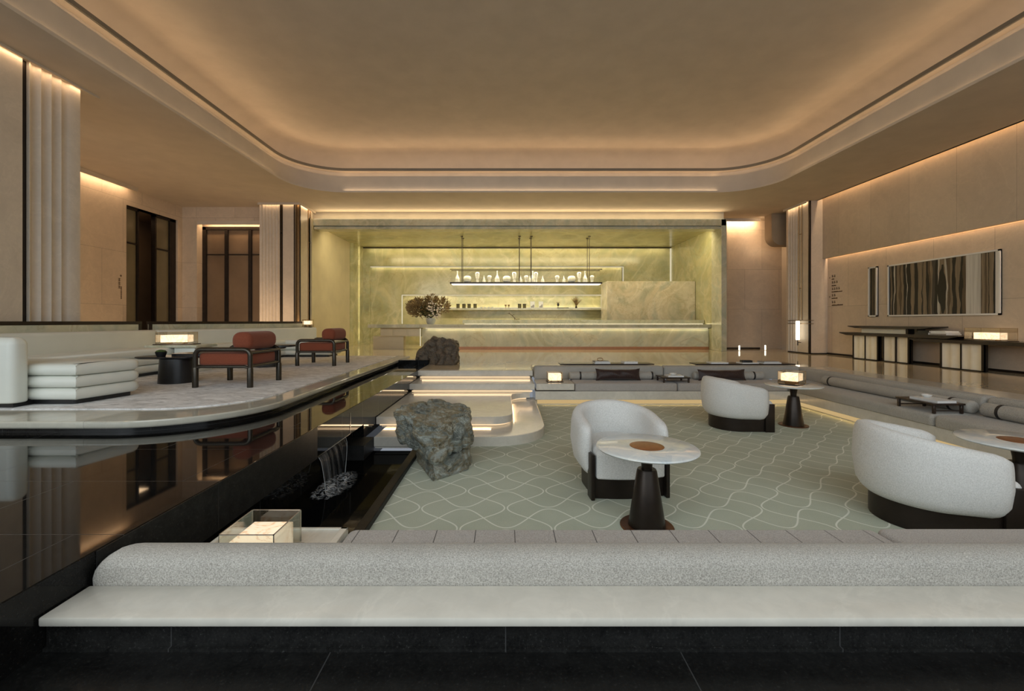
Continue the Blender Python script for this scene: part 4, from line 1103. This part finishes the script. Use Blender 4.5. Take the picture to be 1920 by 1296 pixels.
# things on the alcove shelf
sx = lambda c: -2.95+(c-505)/(1835-505)*7.27
can = None
for i, c in enumerate((660, 708, 750, 798, 1158, 1197)):
    if can is None:
        can = thing('canister', 'x', 'canister', (0, 0, 0), 0, 'dark canisters on the alcove shelf')
        m = MB(); m.lathe([(0, 0), (.075, 0), (.075, .15), (.07, .155), (0, .155)], n=18); m.obj('body', M['tin_green'], can, local=True)
        m = MB(); m.lathe([(0, .155), (.078, .155), (.078, .185), (.07, .19), (0, .19)], n=18); m.obj('lid', M['dark_bronze'], can, local=True)
        o = can
    else: o = dup(can, (0, 0, 0))
    o.location = (sx(c), 19.2, 1.585)
    o['label'] = ('dark lidded canister in the row of four on the shelf, ' + ORD[i]) if i < 4 else 'dark lidded canister of the pair beside the picture frames, %s one' % ('left' if i == 4 else 'right')
cup = None
for i, c in enumerate((525, 555, 585, 850, 878, 908, 938)):
    if cup is None:
        m = MB(); m.lathe([(0, 0), (.04, 0), (.055, .08), (.06, .15), (.05, .15), (0, .14)], n=16); o = cup = m.obj('jar', M['ceramic_grey'], None)
    else:
        o = cup.copy(); COL.objects.link(o)
    o.location = (sx(c), 19.2, 1.585)
    if i >= 3: o.scale = (.7, .7, .42)
    if i >= 3: o.name = 'cup'
    tag(o, 'small pale jar on the shelf beside the flowers, ' + ORD[i] if i < 3 else 'tiny cup on the middle of the alcove shelf, ' + ORD[i-3], 'jar' if i < 3 else 'cup', 'small jars and cups on the alcove shelf')
gb = None
for i, c in enumerate((1045, 1070)):
    if gb is None:
        m = MB(); m.lathe([(0, 0), (.035, 0), (.012, .02), (.01, .07), (.045, .11), (.045, .16), (0, .16)], n=16); o = gb = m.obj('goblet', M['brass'], None)
    else: o = gb.copy(); COL.objects.link(o)
    o.location = (sx(c), 19.2, 1.585); tag(o, 'small goblet on the alcove shelf, %s of the pair' % ('left' if i == 0 else 'right'), 'goblet', 'goblets on the alcove shelf')
for i, c in enumerate((1262, 1330)):
    t = thing('picture_frame', 'white picture frame on the alcove shelf, %s of the two' % ('left' if i == 0 else 'right'), 'picture', (sx(c), 19.2, 1.585), 0, 'picture frames on the alcove shelf')
    m = MB(); m.box(-.10, .10, 0, .02, 0, .30, .003, 1); m.obj('frame', M['white_cover'], t, local=True)
    m = MB(); m.box(-.085, .085, -.004, .0, .02, .28); m.obj('picture', M['ceramic'], t, local=True, smooth=False)
    m = MB(); p = [(-.075, .025), (.075, .025), (.075, .14+.03*i), (.03, .17), (-.01, .11), (-.075, .09)]
    extr_xz(p, -.008, -.004).obj('print', M['grey_cover'], t, local=True, smooth=False)
t = thing('tray', 'small dark tray with a dark plant and two cups on the alcove shelf', 'tray', (sx(1505), 19.15, 1.585))
m = MB(); m.box(-.26, .26, -.08, .08, 0, .03, .004, 1); m.obj('tray_board', M['dark_wood'], t, local=True)
t = thing('figurine', 'dark leaf-shaped ornament standing on the small shelf tray', 'ornament', (sx(1468), 19.15, 1.615))
m = MB(); m.tube([(0, 0, 0), (0, 0, .09)], .012, 8); m.ball((0, 0, .13), .055, 2, (1, .5, 1.35)); m.obj('body', M['black_lacquer'], t, local=True)
m = MB()
for k in range(7): m.tube([(0, 0, .17), (.03*(k-3), 0, .24+.02*(k % 2))], .004, 5)
m.obj('twigs', M['bark'], t, local=True)
def sprays(n, h, spread, seed, r=.0035, droop=.0):
    random.seed(seed); m = MB()
    for k in range(n):
        a = random.uniform(0, 2*PI); q = random.uniform(.1, 1)*spread; hh = h*random.uniform(.65, 1)*(1-.25*q/spread)
        dx, dy = q*math.cos(a), q*math.sin(a)*.6
        m.tube([(dx*.05, dy*.05, 0), (dx*.45, dy*.45, hh*.55), (dx, dy, hh-droop*q)], [r, r, r*.5], 4)
    return m
t = thing('dried_grass_vase', 'fan of dried grass in a small dark vase on the alcove shelf', 'vase', (sx(1615), 19.2, 1.585))
m = MB(); m.lathe([(0, 0), (.04, 0), (.05, .04), (.03, .08), (.035, .10), (0, .095)], n=16); m.obj('vase', M['dark_bronze'], t, local=True)
o = sprays(70, .48, .30, 3, .0045); bmesh.ops.translate(o.bm, verts=o.bm.verts[:], vec=(0, 0, .09)); o.obj('grass', M['dried_leaf'], t, local=True)
t = thing('branch', 'bare curved branch ornament lying on the bar counter', 'branch', (.32, 16.02, 1.06))
m = MB(); m.tube([(-.24, 0, .24), (-.16, 0, .22), (-.08, 0, .16), (0, 0, .08), (.06, 0, .02), (.20, 0, .03)], .011, 6); m.tube([(-.16, 0, .22), (-.20, .02, .30)], .006, 5); m.tube([(-.08, 0, .16), (.0, 0, .20)], .006, 5); m.tube([(0, 0, .08), (.02, 0, .0)], .012, 6); m.obj('twig', M['bark'], t, local=True)
# flower arrangement
fl = thing('flower_arrangement', 'big loose arrangement of dried foliage and pale blossoms on the bar', 'flowers', (-2.69, 15.62, .90))
m = MB(); m.lathe([(0, 0), (.11, 0), (.15, .06), (.175, .15), (.165, .22), (.15, .22), (0, .20)], n=28); m.obj('vase', M['ceramic_grey'], fl, local=True)
random.seed(11)
def leaf_cloud(n, cx, cz, rx, rz, ry, s):
    m = MB()
    for k in range(n):
        while True:
            u, v, w = random.uniform(-1, 1), random.uniform(-1, 1), random.uniform(-1, 1)
            if u*u+v*v+w*w < 1: break
        p = Vector((cx+rx*u, ry*v, cz+rz*w)); d = Vector((u*1.2+random.uniform(-.4, .4), v+random.uniform(-.4, .4), w*.6+.5)).normalized()
        side = d.cross(Vector((random.uniform(-1, 1), 1, random.uniform(-1, 1)))).normalized()
        L = s*random.uniform(.7, 1.5); W = L*.16; e = p+d*L; mid = p+d*L*.5+Vector((0, 0, -.01))
        vs = [m.bm.verts.new(q) for q in (p, mid+side*W, e, mid-side*W)]; m.bm.faces.new(vs)
    return m
o = leaf_cloud(1000, -.38, .58, .44, .32, .22, .12)
o.merge(leaf_cloud(420, .30, .66, .36, .30, .2, .11).bm); o.merge(leaf_cloud(160, .02, .90, .2, .14, .12, .09).bm); o.obj('foliage', M['dried_leaf'], fl, local=True)['kind'] = 'stuff'
o = leaf_cloud(650, -.02, .50, .30, .24, .2, .09); o.obj('foliage', M['leaf_green'], fl, local=True)['kind'] = 'stuff'
m = MB()
for a in ((-.25, 1.08), (-.55, .95), (-.72, .86), (.30, 1.10), (.62, .98), (.75, .90), (.08, 1.12), (-.60, .40), (-.42, .28), (.50, .55)):
    m.tube([(0, 0, .2), (a[0]*.45, .02, .2+(a[1]-.2)*.6), (a[0], 0, a[1])], [.008, .006, .003], 5)
m.obj('stems', M['bark'], fl, local=True)
bl = None
for k in range(46):
    cl = [(-.05, .62), (.10, .60), (.22, .50), (.30, .38), (.12, .42), (.38, .60), (.05, .75), (.28, .26)][k % 8]
    x, z = cl[0]+random.gauss(0, .06), cl[1]+random.gauss(0, .055)
    s = random.uniform(.6, 1.25)
    if bl is None:
        m = MB()
        for q in range(6):
            a = q*PI/3; m.ball((.018*math.cos(a), 0, .018*math.sin(a)), .018, 1, (1, .6, 1))
        m.ball((0, -.006, 0), .012, 1); o = bl = m.obj('blossom', M['blossom'], fl, local=True)
    else:
        o = bl.copy(); COL.objects.link(o); o.parent = fl
    o.location = (x, -.24+random.uniform(-.05, .06), z); o.scale = (s, s, s); o.rotation_euler = (random.uniform(-.5, .5), random.uniform(0, 3), random.uniform(-.6, .6))

# ================================================================== RIGHT WALL
def fluted_pedestal(parent, y0, y1, xf, xb, z1, n):
    m = MB(); pts = []
    for k in range(n):
        a, b = y0+(y1-y0)*k/n, y0+(y1-y0)*(k+1)/n
        for j in range(6):
            q = j/6; pts.append((xf+.022*math.sin(PI*q), a+(b-a)*q))
    pts.append((xf, y1)); pts += [(xb, y1), (xb, y0)]
    m.prism(pts[::-1], .02, z1); o = m.obj('pedestal', M['cream_panel'], parent, ang=50)
    m = MB()
    for y in (y0-.04, (y0+y1)/2-.012, y1): m.box(xf-.012, xf+.03, y, y+(.04 if y != (y0+y1)/2-.012 else .024), 0, z1)
    m.box(xf-.012, xf+.03, y0-.04, y1+.04, 0, .025); m.box(xf, xb, y0-.04, y0-.002, 0, z1)
    m.obj('pedestal_frame', M['dark_bronze'], o, smooth=False)
def blade_top(x0, x1, y0, y1, z1, th):
    """long plank with undercut ends"""
    m = MB(); pts = [(y0, z1), (y0, z1-.02), (y0+.25, z1-th), (y1-.25, z1-th), (y1, z1-.02), (y1, z1)]
    m.merge(extr_yz(pts, x0, x1).bm); return m
t = thing('console_table', 'two-tier dark console table on cream fluted pedestals under the pictures', 'table', (9.5, 11, 0), 0, 'dark consoles along the right wall')
blade_top(9.40, 9.78, 9.60, 11.95, .885, .06).obj('upper_top', M['dark_wood'], t, smooth=False)
blade_top(9.32, 9.80, 8.95, 12.15, .705, .075).obj('lower_top', M['dark_wood'], t, smooth=False)
fluted_pedestal(t, 11.02, 11.75, 9.42, 9.50, .64, 4)
fluted_pedestal(t, 10.22, 10.86, 9.46, 9.54, .64, 3)
m = MB(); m.box(9.5, 9.7, 10.3, 11.6, .70, .83); m.obj('tier_panel', M['cream_panel'], t, smooth=False)
for y in (10.0, 10.22):
    m = MB(); m.box(9.46, 9.66, y, y+.06, .70, .83); m.obj('tier_post', M['dark_bronze'], t, smooth=False)
t2 = thing('console_table', 'lower dark console table holding a lit lamp, cut off at the right', 'table', (9.5, 8.5, 0), 0, 'dark consoles along the right wall')
blade_top(9.32, 9.80, 6.6, 10.05, .615, .07).obj('tabletop', M['dark_wood'], t2, smooth=False)
fluted_pedestal(t2, 8.58, 9.36, 9.40, 9.48, .55, 4)
box_lamp('glowing rectangular lamp on the low console by the right wall', (9.52, 8.54, .617), .46, .16, .13, .09, PI/2, .02, over=.14)
# pictures
def picture(label, y0, y1, z0, z1, bands):
    t = thing('painting', label, 'painting', (9.84, (y0+y1)/2, z0), 0, 'framed strip pictures on the right wall')
    m = MB(); w = .035
    m.box(9.80, 9.845, y0, y1, z0, z0+w); m.box(9.80, 9.845, y0, y1, z1-w, z1); m.box(9.80, 9.845, y0, y0+w, z0, z1); m.box(9.80, 9.845, y1-w, y1, z0, z1); m.box(9.825, 9.845, y0, y1, z0, z1)
    m.obj('frame', M['ceramic'], t, smooth=False)
    for a, b, mat in bands:
        m = MB(); m.box(9.818, 9.826, a, b, z0+w, z1-w); m.obj('canvas', M[mat], t, smooth=False)
picture('wide white-framed picture of dark and tan vertical strips with a pale band', 8.62, 11.16, 1.13, 2.44, [(8.72, 8.98, 'painting_strips_end'), (8.98, 9.27, 'paper_band'), (9.27, 11.13, 'painting_strips')])
picture('narrow white-framed picture of dark strips left of the wide one', 11.48, 11.76, 1.13, 2.46, [(11.515, 11.74, 'painting_strips_small')])
# wall lettering (too small in the photo to read: strokes and bars at their places)
def lettering(name, label, rows, xw, mirror=1):
    t = thing(name, label, 'sign', (xw, rows[0][0], rows[0][1]))
    for y, z, kind, L in rows:
        m = MB()
        if kind == 'han':
            for k in range(L):
                a = y-k*.085
                for z2 in (0, .028, .055): m.box(xw, xw+.004, a-.055, a, z+z2, z+z2+.008)
                m.box(xw, xw+.004, a-.032, a-.024, z-.008, z+.066); m.box(xw, xw+.004, a-.055, a-.048, z, z+.03)
            m.obj('characters', M['sign_ink'], t, smooth=False)
        elif kind == 'arrow':
            m.box(xw, xw+.004, y-.05, y, z+.02, z+.028); m.box(xw, xw+.004, y-.02, y-.012, z, z+.05); m.obj('arrow', M['sign_ink'], t, smooth=False)
        else:
            random.seed(int(z*1000)); a = y
            while a > y-L:
                w = random.uniform(.014, .03); m.box(xw, xw+.004, a-w, a, z, z+random.choice((.026, .034))); a -= w+.007
            m.obj('words', M['sign_ink'], t, smooth=False)
    return t
R_ = []
y0 = 13.12
for z, k, L in ((2.335, 'han', 2), (2.26, 'w', .10), (2.15, 'han', 3), (2.06, 'w', .17), (1.955, 'han', 4), (1.875, 'w', .40), (1.76, 'han', 2), (1.68, 'w', .22), (1.555, 'han', 2), (1.475, 'w', .43)): R_.append((y0, z, k, L))
R_ += [(y0+.10, 2.30, 'arrow', 0), (y0+.10, 1.72, 'arrow', 0)]
lettering('wall_lettering', 'small brown lettering in five entries on the right wall by the pillar', R_, 9.842)
t = thing('wall_sign', 'small vertical brown sign with an arrow beside the glazed doorway', 'sign', (-10.45, 11.8, 2.0))
m = MB(); x = -10.45
m.box(x, x+.006, 11.775, 11.835, 2.24, 2.25); m.box(x, x+.006, 11.80, 11.81, 2.21, 2.28); m.box(x, x+.006, 11.79, 11.82, 2.23, 2.26); m.obj('arrow', M['sign_ink'], t, smooth=False)
m = MB()
for z in (2.10, 2.0, 1.90):
    for q in (0, .03, .06): m.box(x, x+.006, 11.72, 11.79, z+q, z+q+.011)
    m.box(x, x+.006, 11.75, 11.76, z-.01, z+.075)
m.obj('characters', M['sign_ink'], t, smooth=False)
m = MB(); random.seed(2); z = 1.95
while z > 1.62:
    h = random.uniform(.014, .03); m.box(x, x+.006, 11.80, 11.83, z-h, z); z -= h+.008
m.obj('words', M['sign_ink'], t, smooth=False)
# wall light on the right pillar and the two floor lights
t = thing('wall_light', 'tall glowing tube wall light on the right pillar', 'lamp', (9.2, 13.66, .42))
m = MB(); m.lathe([(0, .42), (.05, .42), (.056, .44), (.056, 1.0), (.05, 1.02), (0, 1.02)], 9.18, 13.66, 20); m.obj('lamp_tube', M['led_white'], t)
m = MB(); m.tube([(9.18, 13.66, .25), (9.18, 13.66, .42)], .014, 8); m.tube([(9.18, 13.66, .34), (9.29, 13.68, .34)], .010, 8); m.obj('bracket', M['dark_bronze'], t)
for i, (x, y) in enumerate(((8.0, 14.88), (9.02, 15.1))):
    t = thing('floor_light', 'small glowing floor light before the stone wall, %s' % ('nearer the onyx niche' if i == 0 else 'nearer the right pillar'), 'lamp', (x, y, 0), 0, 'floor lights by the back wall')
    m = MB(); m.lathe([(0, .01), (.024, .01), (.024, .17), (.018, .18), (0, .18)], n=14); m.obj('lamp_tube', M['led_white'], t, local=True)
    m = MB(); m.lathe([(0, 0), (.04, 0), (.04, .01), (0, .01)], n=14); m.obj('base', M['brass'], t, local=True)
# ================================================================== BOOKS AND SMALL THINGS
def book(label, loc, w, d, h, rz, cover, group='books'):
    t = thing('book', label, 'book', loc, rz, group)
    m = MB(); m.box(-w/2, w/2, -d/2, d/2, 0, .004); m.box(-w/2, w/2, -d/2, d/2, h-.004, h); m.box(-w/2, -w/2+.004, -d/2, d/2, .004, h-.004); m.obj('cover', M[cover], t, local=True, smooth=False)
    m = MB(); m.box(-w/2+.004, w/2-.004, -d/2+.004, d/2-.004, .004, h-.004); m.obj('pages', M['paper'], t, local=True, smooth=False)
z = .116
book('white book at the bottom of the stack under a bronze ring on the left shelf', (2.03, 9.2, z), .33, .24, .026, 0, 'white_cover'); book('pale book on top of the stack under a bronze ring on the left shelf', (2.02, 9.2, z+.026), .31, .24, .026, .04, 'grey_cover')
t = thing('ring_ornament', 'bronze ring ornament on the book stack of the left shelf', 'ornament', (2.0, 9.2, z+.052))
m = MB(); m.tube([(.06*math.cos(a), 0, .03+.03*math.sin(a)) for a in [2*PI*k/16 for k in range(16)]], .008, 8, True); m.obj('ring', M['brass'], t, local=True)
book('thick white book at the right end of the left shelf', (2.62, 9.2, z), .29, .24, .044, .03, 'white_cover')
book('white book at the left end of the right shelf', (4.48, 9.2, z), .36, .25, .028, -.04, 'white_cover')
book('thin white book under the black box on the right shelf', (5.12, 9.2, z), .36, .24, .022, .05, 'white_cover')
t = thing('ornament_box', 'small black lidded box lying on a white book on the right shelf', 'box', (5.09, 9.2, z+.022))
m = MB(); m.stack(rrect(-.11, .11, -.07, .07, .03), cushion_levels(0, .045, .012, 3, .006)); m.obj('body', M['black_cover'], t, local=True)
book('lower pale book at the right end of the right shelf', (5.58, 9.2, z), .38, .24, .024, 0, 'white_cover'); book('grey book on the pair at the right end of the right shelf', (5.56, 9.2, z+.024), .34, .23, .022, .06, 'grey_cover')
book('white book on the low table of the far sofa', (3.24, 8.36, -.055), .30, .22, .026, 0, 'white_cover')
def dish(label, loc, r):
    t = thing('dish', label, 'dish', loc)
    m = MB(); m.lathe([(0, 0), (r*.5, 0), (r*.85, .018), (r, .035), (r*.95, .036), (r*.5, .012), (0, .010)], n=28, sy=.8); m.obj('bowl', M['ceramic'], t, local=True, ang=60)
dish('small white wavy dish on the book of the far sofa table', (3.22, 8.36, -.029), .07)
book('white book on the low table of the right sofa', (5.56, 5.66, -.03), .26, .36, .028, .05, 'white_cover')
dish('round white dish on the book of the right sofa table', (5.58, 5.76, -.002), .065)
zc = .706
book('wide black book at the left of the console stack', (9.48, 9.72, zc), .36, .30, .05, 0, 'black_cover'); book('smaller black book on the left console stack', (9.48, 9.72, zc+.05), .30, .26, .04, .05, 'black_cover')
book('lower white book on the console beside the black books', (9.48, 9.36, zc), .34, .34, .032, 0, 'grey_cover'); book('middle white book on the console beside the black books', (9.48, 9.37, zc+.032), .32, .33, .03, .03, 'white_cover'); book('top white book on the console beside the black books', (9.48, 9.38, zc+.062), .30, .31, .028, -.03, 'white_cover')
# ================================================================== LIGHT
def area(name, loc, sx, sy, d, e, col, spread=None):
    l = bpy.data.lights.new(name, 'AREA'); l.shape = 'RECTANGLE'; l.size = sx; l.size_y = sy; l.energy = e; l.color = col
    if spread: l.spread = math.radians(spread)
    o = bpy.data.objects.new(name, l); COL.objects.link(o); o.location = loc
    o.rotation_euler = Vector(d).to_track_quat('-Z', 'Y').to_euler()
    return o
def strip(name, a, b, w, d, e, col, spread=None):
    """long thin lamp from a to b shining along d"""
    a, b, d = Vector(a), Vector(b), Vector(d).normalized(); x = (b-a).normalized(); d = (d-x*d.dot(x)).normalized()
    if col == W: e *= 1.4
    o = area(name, (a+b)/2, (b-a).length, w, d, e, col, spread)
    z = -d; y = z.cross(x); o.rotation_euler = Matrix((x, y, z)).transposed().to_euler()
    return o
W = (1, .675, .385); G = (1, .83, .47); D = (.86, .95, 1.0)
# cove strips on the shelf above the lip
zl = ZC+.745
for nm, a, b in (('far', (OX0+1.2, OY1+.15), (OX1-1.2, OY1+.15)), ('left', (OX0-.15, OY0+1.2), (OX0-.15, OY1-1.2)), ('right', (OX1+.15, OY0+1.2), (OX1+.15, OY1-1.2))):
    strip('band_'+nm, (*a, ZC+.515), (*b, ZC+.515), .02, (0, 0, 1), 4.2, W)
def cove(nm, a, b, out, watts):
    """lamp behind the lip from a to b: mostly onto the cove wall, part across the ceiling"""
    o = Vector((*out, 0)).normalized()
    a, b = Vector((*a, zl)), Vector((*b, zl))
    strip('cove_'+nm, a, b, .05, o*.75+Vector((0, 0, .66)), watts*.26, W)
    up = Vector((0, 0, .02))
    strip('cove_wash_'+nm, a+up, b+up, .04, -o+Vector((0, 0, .32)), watts*.62, W)
q = .16
cove('far', (OX0+1.2, OY1+q), (OX1-1.2, OY1+q), (0, 1), 27)
cove('left', (OX0-q, OY0+1.2), (OX0-q, OY1-1.2), (-1, 0), 35)
cove('right', (OX1+q, OY0+1.2), (OX1+q, OY1-1.2), (1, 0), 30)
for cx, sg in ((OX0+1.3, -1), (OX1-1.3, 1)):
    for k in range(3):
        B = [(cx+sg*(1.3+.15)*math.cos(t), OY1-1.3+(1.3+.15)*math.sin(t)) for t in (PI/2*(k+.04)/3, PI/2*(k+.96)/3)]
        strip('band_corner', (*B[0], ZC+.515), (*B[1], ZC+.515), .02, (0, 0, 1), .25, W)
        A = [PI/2*t/3 for t in (k+.04, k+.96)]; am = PI/2*(k+.5)/3
        P = [(cx+sg*(1.3+q)*math.cos(t), OY1-1.3+(1.3+q)*math.sin(t)) for t in A]
        cove('corner_%d%d' % (sg, k), P[0], P[1], (sg*math.cos(am), math.sin(am)), 1.7)
# fascia wash from the lower lip
strip('lip_far', (OX0+1.2, OY1+.06, ZC+.06), (OX1-1.2, OY1+.06, ZC+.06), .03, (0, 0, 1), 6, (1,.75,.5))
strip('lip_left', (OX0-.06, OY0+1, ZC+.06), (OX0-.06, OY1-1.2, ZC+.06), .03, (0, 0, 1), 2, W)
strip('lip_right', (OX1+.06, OY0+1, ZC+.06), (OX1+.06, OY1-1.2, ZC+.06), .03, (0, 0, 1), 2, W)
# wall washers
strip('slot_right', (9.63, -5, 5.09), (9.63, 13.2, 5.09), .05, (.05, 0, -1), 88, W)
strip('slot_mid', (9.822, -5, 3.07), (9.822, 13.2, 3.07), .035, (.05, 0, -1), 62, W)
strip('slot_pillar', (-6.735, 4.2, 4.692), (-6.735, 7.1, 4.692), .025, (-.2, 0, -1), 3.2, W)
strip('slot_left', (-10.27, 7, 4.69), (-10.27, 12, 4.69), .04, (-.6, 0, -1), 14, W)
strip('partition_wash', (-6.95, 7.2, .8), (-6.95, 11, .8), .05, (-.75, 0, .66), 28, W)
strip('partition_wash_far', (-6.2, 12.6, .8), (-8.8, 12.6, .8), .05, (0, .6, .7), 12, W)
strip('slot_far_pillar', (-7.6, 13.57, 4.69), (-6.5, 13.57, 4.69), .04, (0, .2, -1), 1.2, W)
strip('slot_far_pillar_side', (-6.45, 13.7, 4.69), (-6.45, 14.5, 4.69), .04, (-.2, 0, -1), 1, W)
strip('slot_right_pillar', (9.26, 13.4, 4.69), (9.26, 14.3, 4.69), .04, (.2, 0, -1), 1.3, W)
strip('bulkhead_halo', (9.10, 15.32, 3.65), (9.10, 15.32, 4.65), .03, (-.2, 1, 0), 1.6, W)
strip('bulkhead_halo_low', (9.2, 15.32, 3.60), (9.6, 15.32, 3.60), .03, (0, 1, -.2), .8, W)
strip('slot_back', (7.45, 15.70, 4.69), (9.1, 15.70, 4.69), .05, (0, .6, -1), 20, W)
strip('screen_top', (-9.9, 14.2, 4.25), (-7.8, 14.2, 4.25), .05, (0, .4, -1), 10, W)
area('corridor', (-11.2, 13, 4.1), .6, .6, (0, 0, -1), 5, W)
# niche
strip('niche_front', (-6, 15.2, 4.22), (7, 15.2, 4.22), .12, (0, .55, -1), 200, G)
strip('niche_top', (-6, 18.9, 4.2), (7, 18.9, 4.2), .08, (0, .1, -1), 24, G)
strip('niche_panel', (-5.9, 19.14, 3.38), (5.1, 19.14, 3.38), .03, (0, .25, -1), 7, G)
strip('niche_alcove', (-4.5, 19.32, 2.14), (4.2, 19.32, 2.14), .03, (0, .3, -1), 10, G)
strip('niche_shelf', (-2.9, 19.40, 1.64), (4.2, 19.40, 1.64), .03, (0, .4, 1), 6, G)
strip('niche_bar', (-2.8, 15.46, .76), (7.2, 15.46, .76), .03, (0, .3, -1), 13, G)
strip('niche_slab', (-1.5, 15.83, .915), (7.2, 15.83, .915), .02, (0, -1, .1), 4, G)
strip('niche_lintel', (-6.3, 14.48, 4.66), (7.3, 14.48, 4.66), .05, (0, .12, -1), 16, G)
strip('lintel_up', (-6.3, 14.62, 4.47), (7.3, 14.62, 4.47), .03, (0, -1, .4), 42, (1,.76,.46))
strip('lintel_back', (-6.3, 14.56, 4.45), (7.3, 14.56, 4.45), .03, (0, .6, 1), 4, (1,.78,.42))
strip('niche_side', (-6.32, 18.58, .2), (-6.32, 18.58, 4.2), .03, (1, -.4, 0), 6, G)
strip('rack_light', (-2.0, 16.77, 2.41), (3.6, 16.77, 2.41), .3, (0, 0, -1), 30, (1, .88, .66))
strip('rack_top_light', (-2.0, 16.77, 3.02), (3.6, 16.77, 3.02), .12, (0, 0, -1), 42, (1, .90, .70))
# steps and plinth glow
strip('step_1', (-1.7, 8.84, -.12), (.5, 8.84, -.12), .02, (0, -1, -.5), .5, W)
strip('step_2', (-1.7, 8.06, -.28), (.5, 8.06, -.28), .02, (0, -1, -.5), .5, W)
strip('step_3', (-1.7, 5.99, -.43), (-.2, 5.99, -.43), .02, (0, -1, -.5), .9, W)
strip('step_3_side', (.12, 6.3, -.43), (.12, 7.7, -.43), .02, (1, 0, -.5), .7, W)
strip('plinth_far', (.7, 8.22, -.49), (5.3, 8.22, -.49), .02, (0, -1, -.8), 2.2, (1, .62, .26))
strip('plinth_right', (5.42, 2.6, -.49), (5.42, 8.1, -.49), .02, (-1, 0, -.8), 2.6, (1, .62, .26))
# daylight through the glazed front, and an added fill at ceiling level
area('daylight', (-.5, -5.6, 3.1), 19, 2.6, (0, 1, -.1), 330, D)
area('overhead_fill', (.2, -2.2, 4.66), 12, 2.4, (0, .5, -1), 330, D)  # added overhead lamp to brighten floors and seats, no real opening
area('daylight_side', (-9, -4.6, 3.4), 5, 3.6, (.3, 1, -.4), 230, D)
w = bpy.data.worlds.new('world'); SC.world = w; w.use_nodes = True
bg = w.node_tree.nodes['Background']; bg.inputs[0].default_value = (.80, .88, 1, 1); bg.inputs[1].default_value = .3
# ================================================================== CAMERA
cd = bpy.data.cameras.new('camera'); cam = bpy.data.objects.new('camera', cd); COL.objects.link(cam)
cd.sensor_fit = 'HORIZONTAL'; cd.sensor_width = 36; cd.lens = 815/1920*36
cd.shift_x = 12/1920; cd.shift_y = -45/1920; cd.clip_start = .05
cam.location = (0, 0, 1.0); cam.rotation_euler = (PI/2, 0, 0)
SC.camera = cam
SC.view_settings.view_transform = 'Standard'; SC.view_settings.look = 'None'
SC.view_settings.exposure = 0.0; SC.view_settings.gamma = 1.0; SC.view_settings.use_curve_mapping = False
cy = SC.cycles
cy.max_bounces = 8; cy.diffuse_bounces = 4; cy.glossy_bounces = 4; cy.transmission_bounces = 6; cy.transparent_max_bounces = 12
cy.caustics_reflective = False; cy.caustics_refractive = False; cy.sample_clamp_indirect = 4; cy.blur_glossy = .5
cy.use_light_tree = True; cy.use_denoising = True
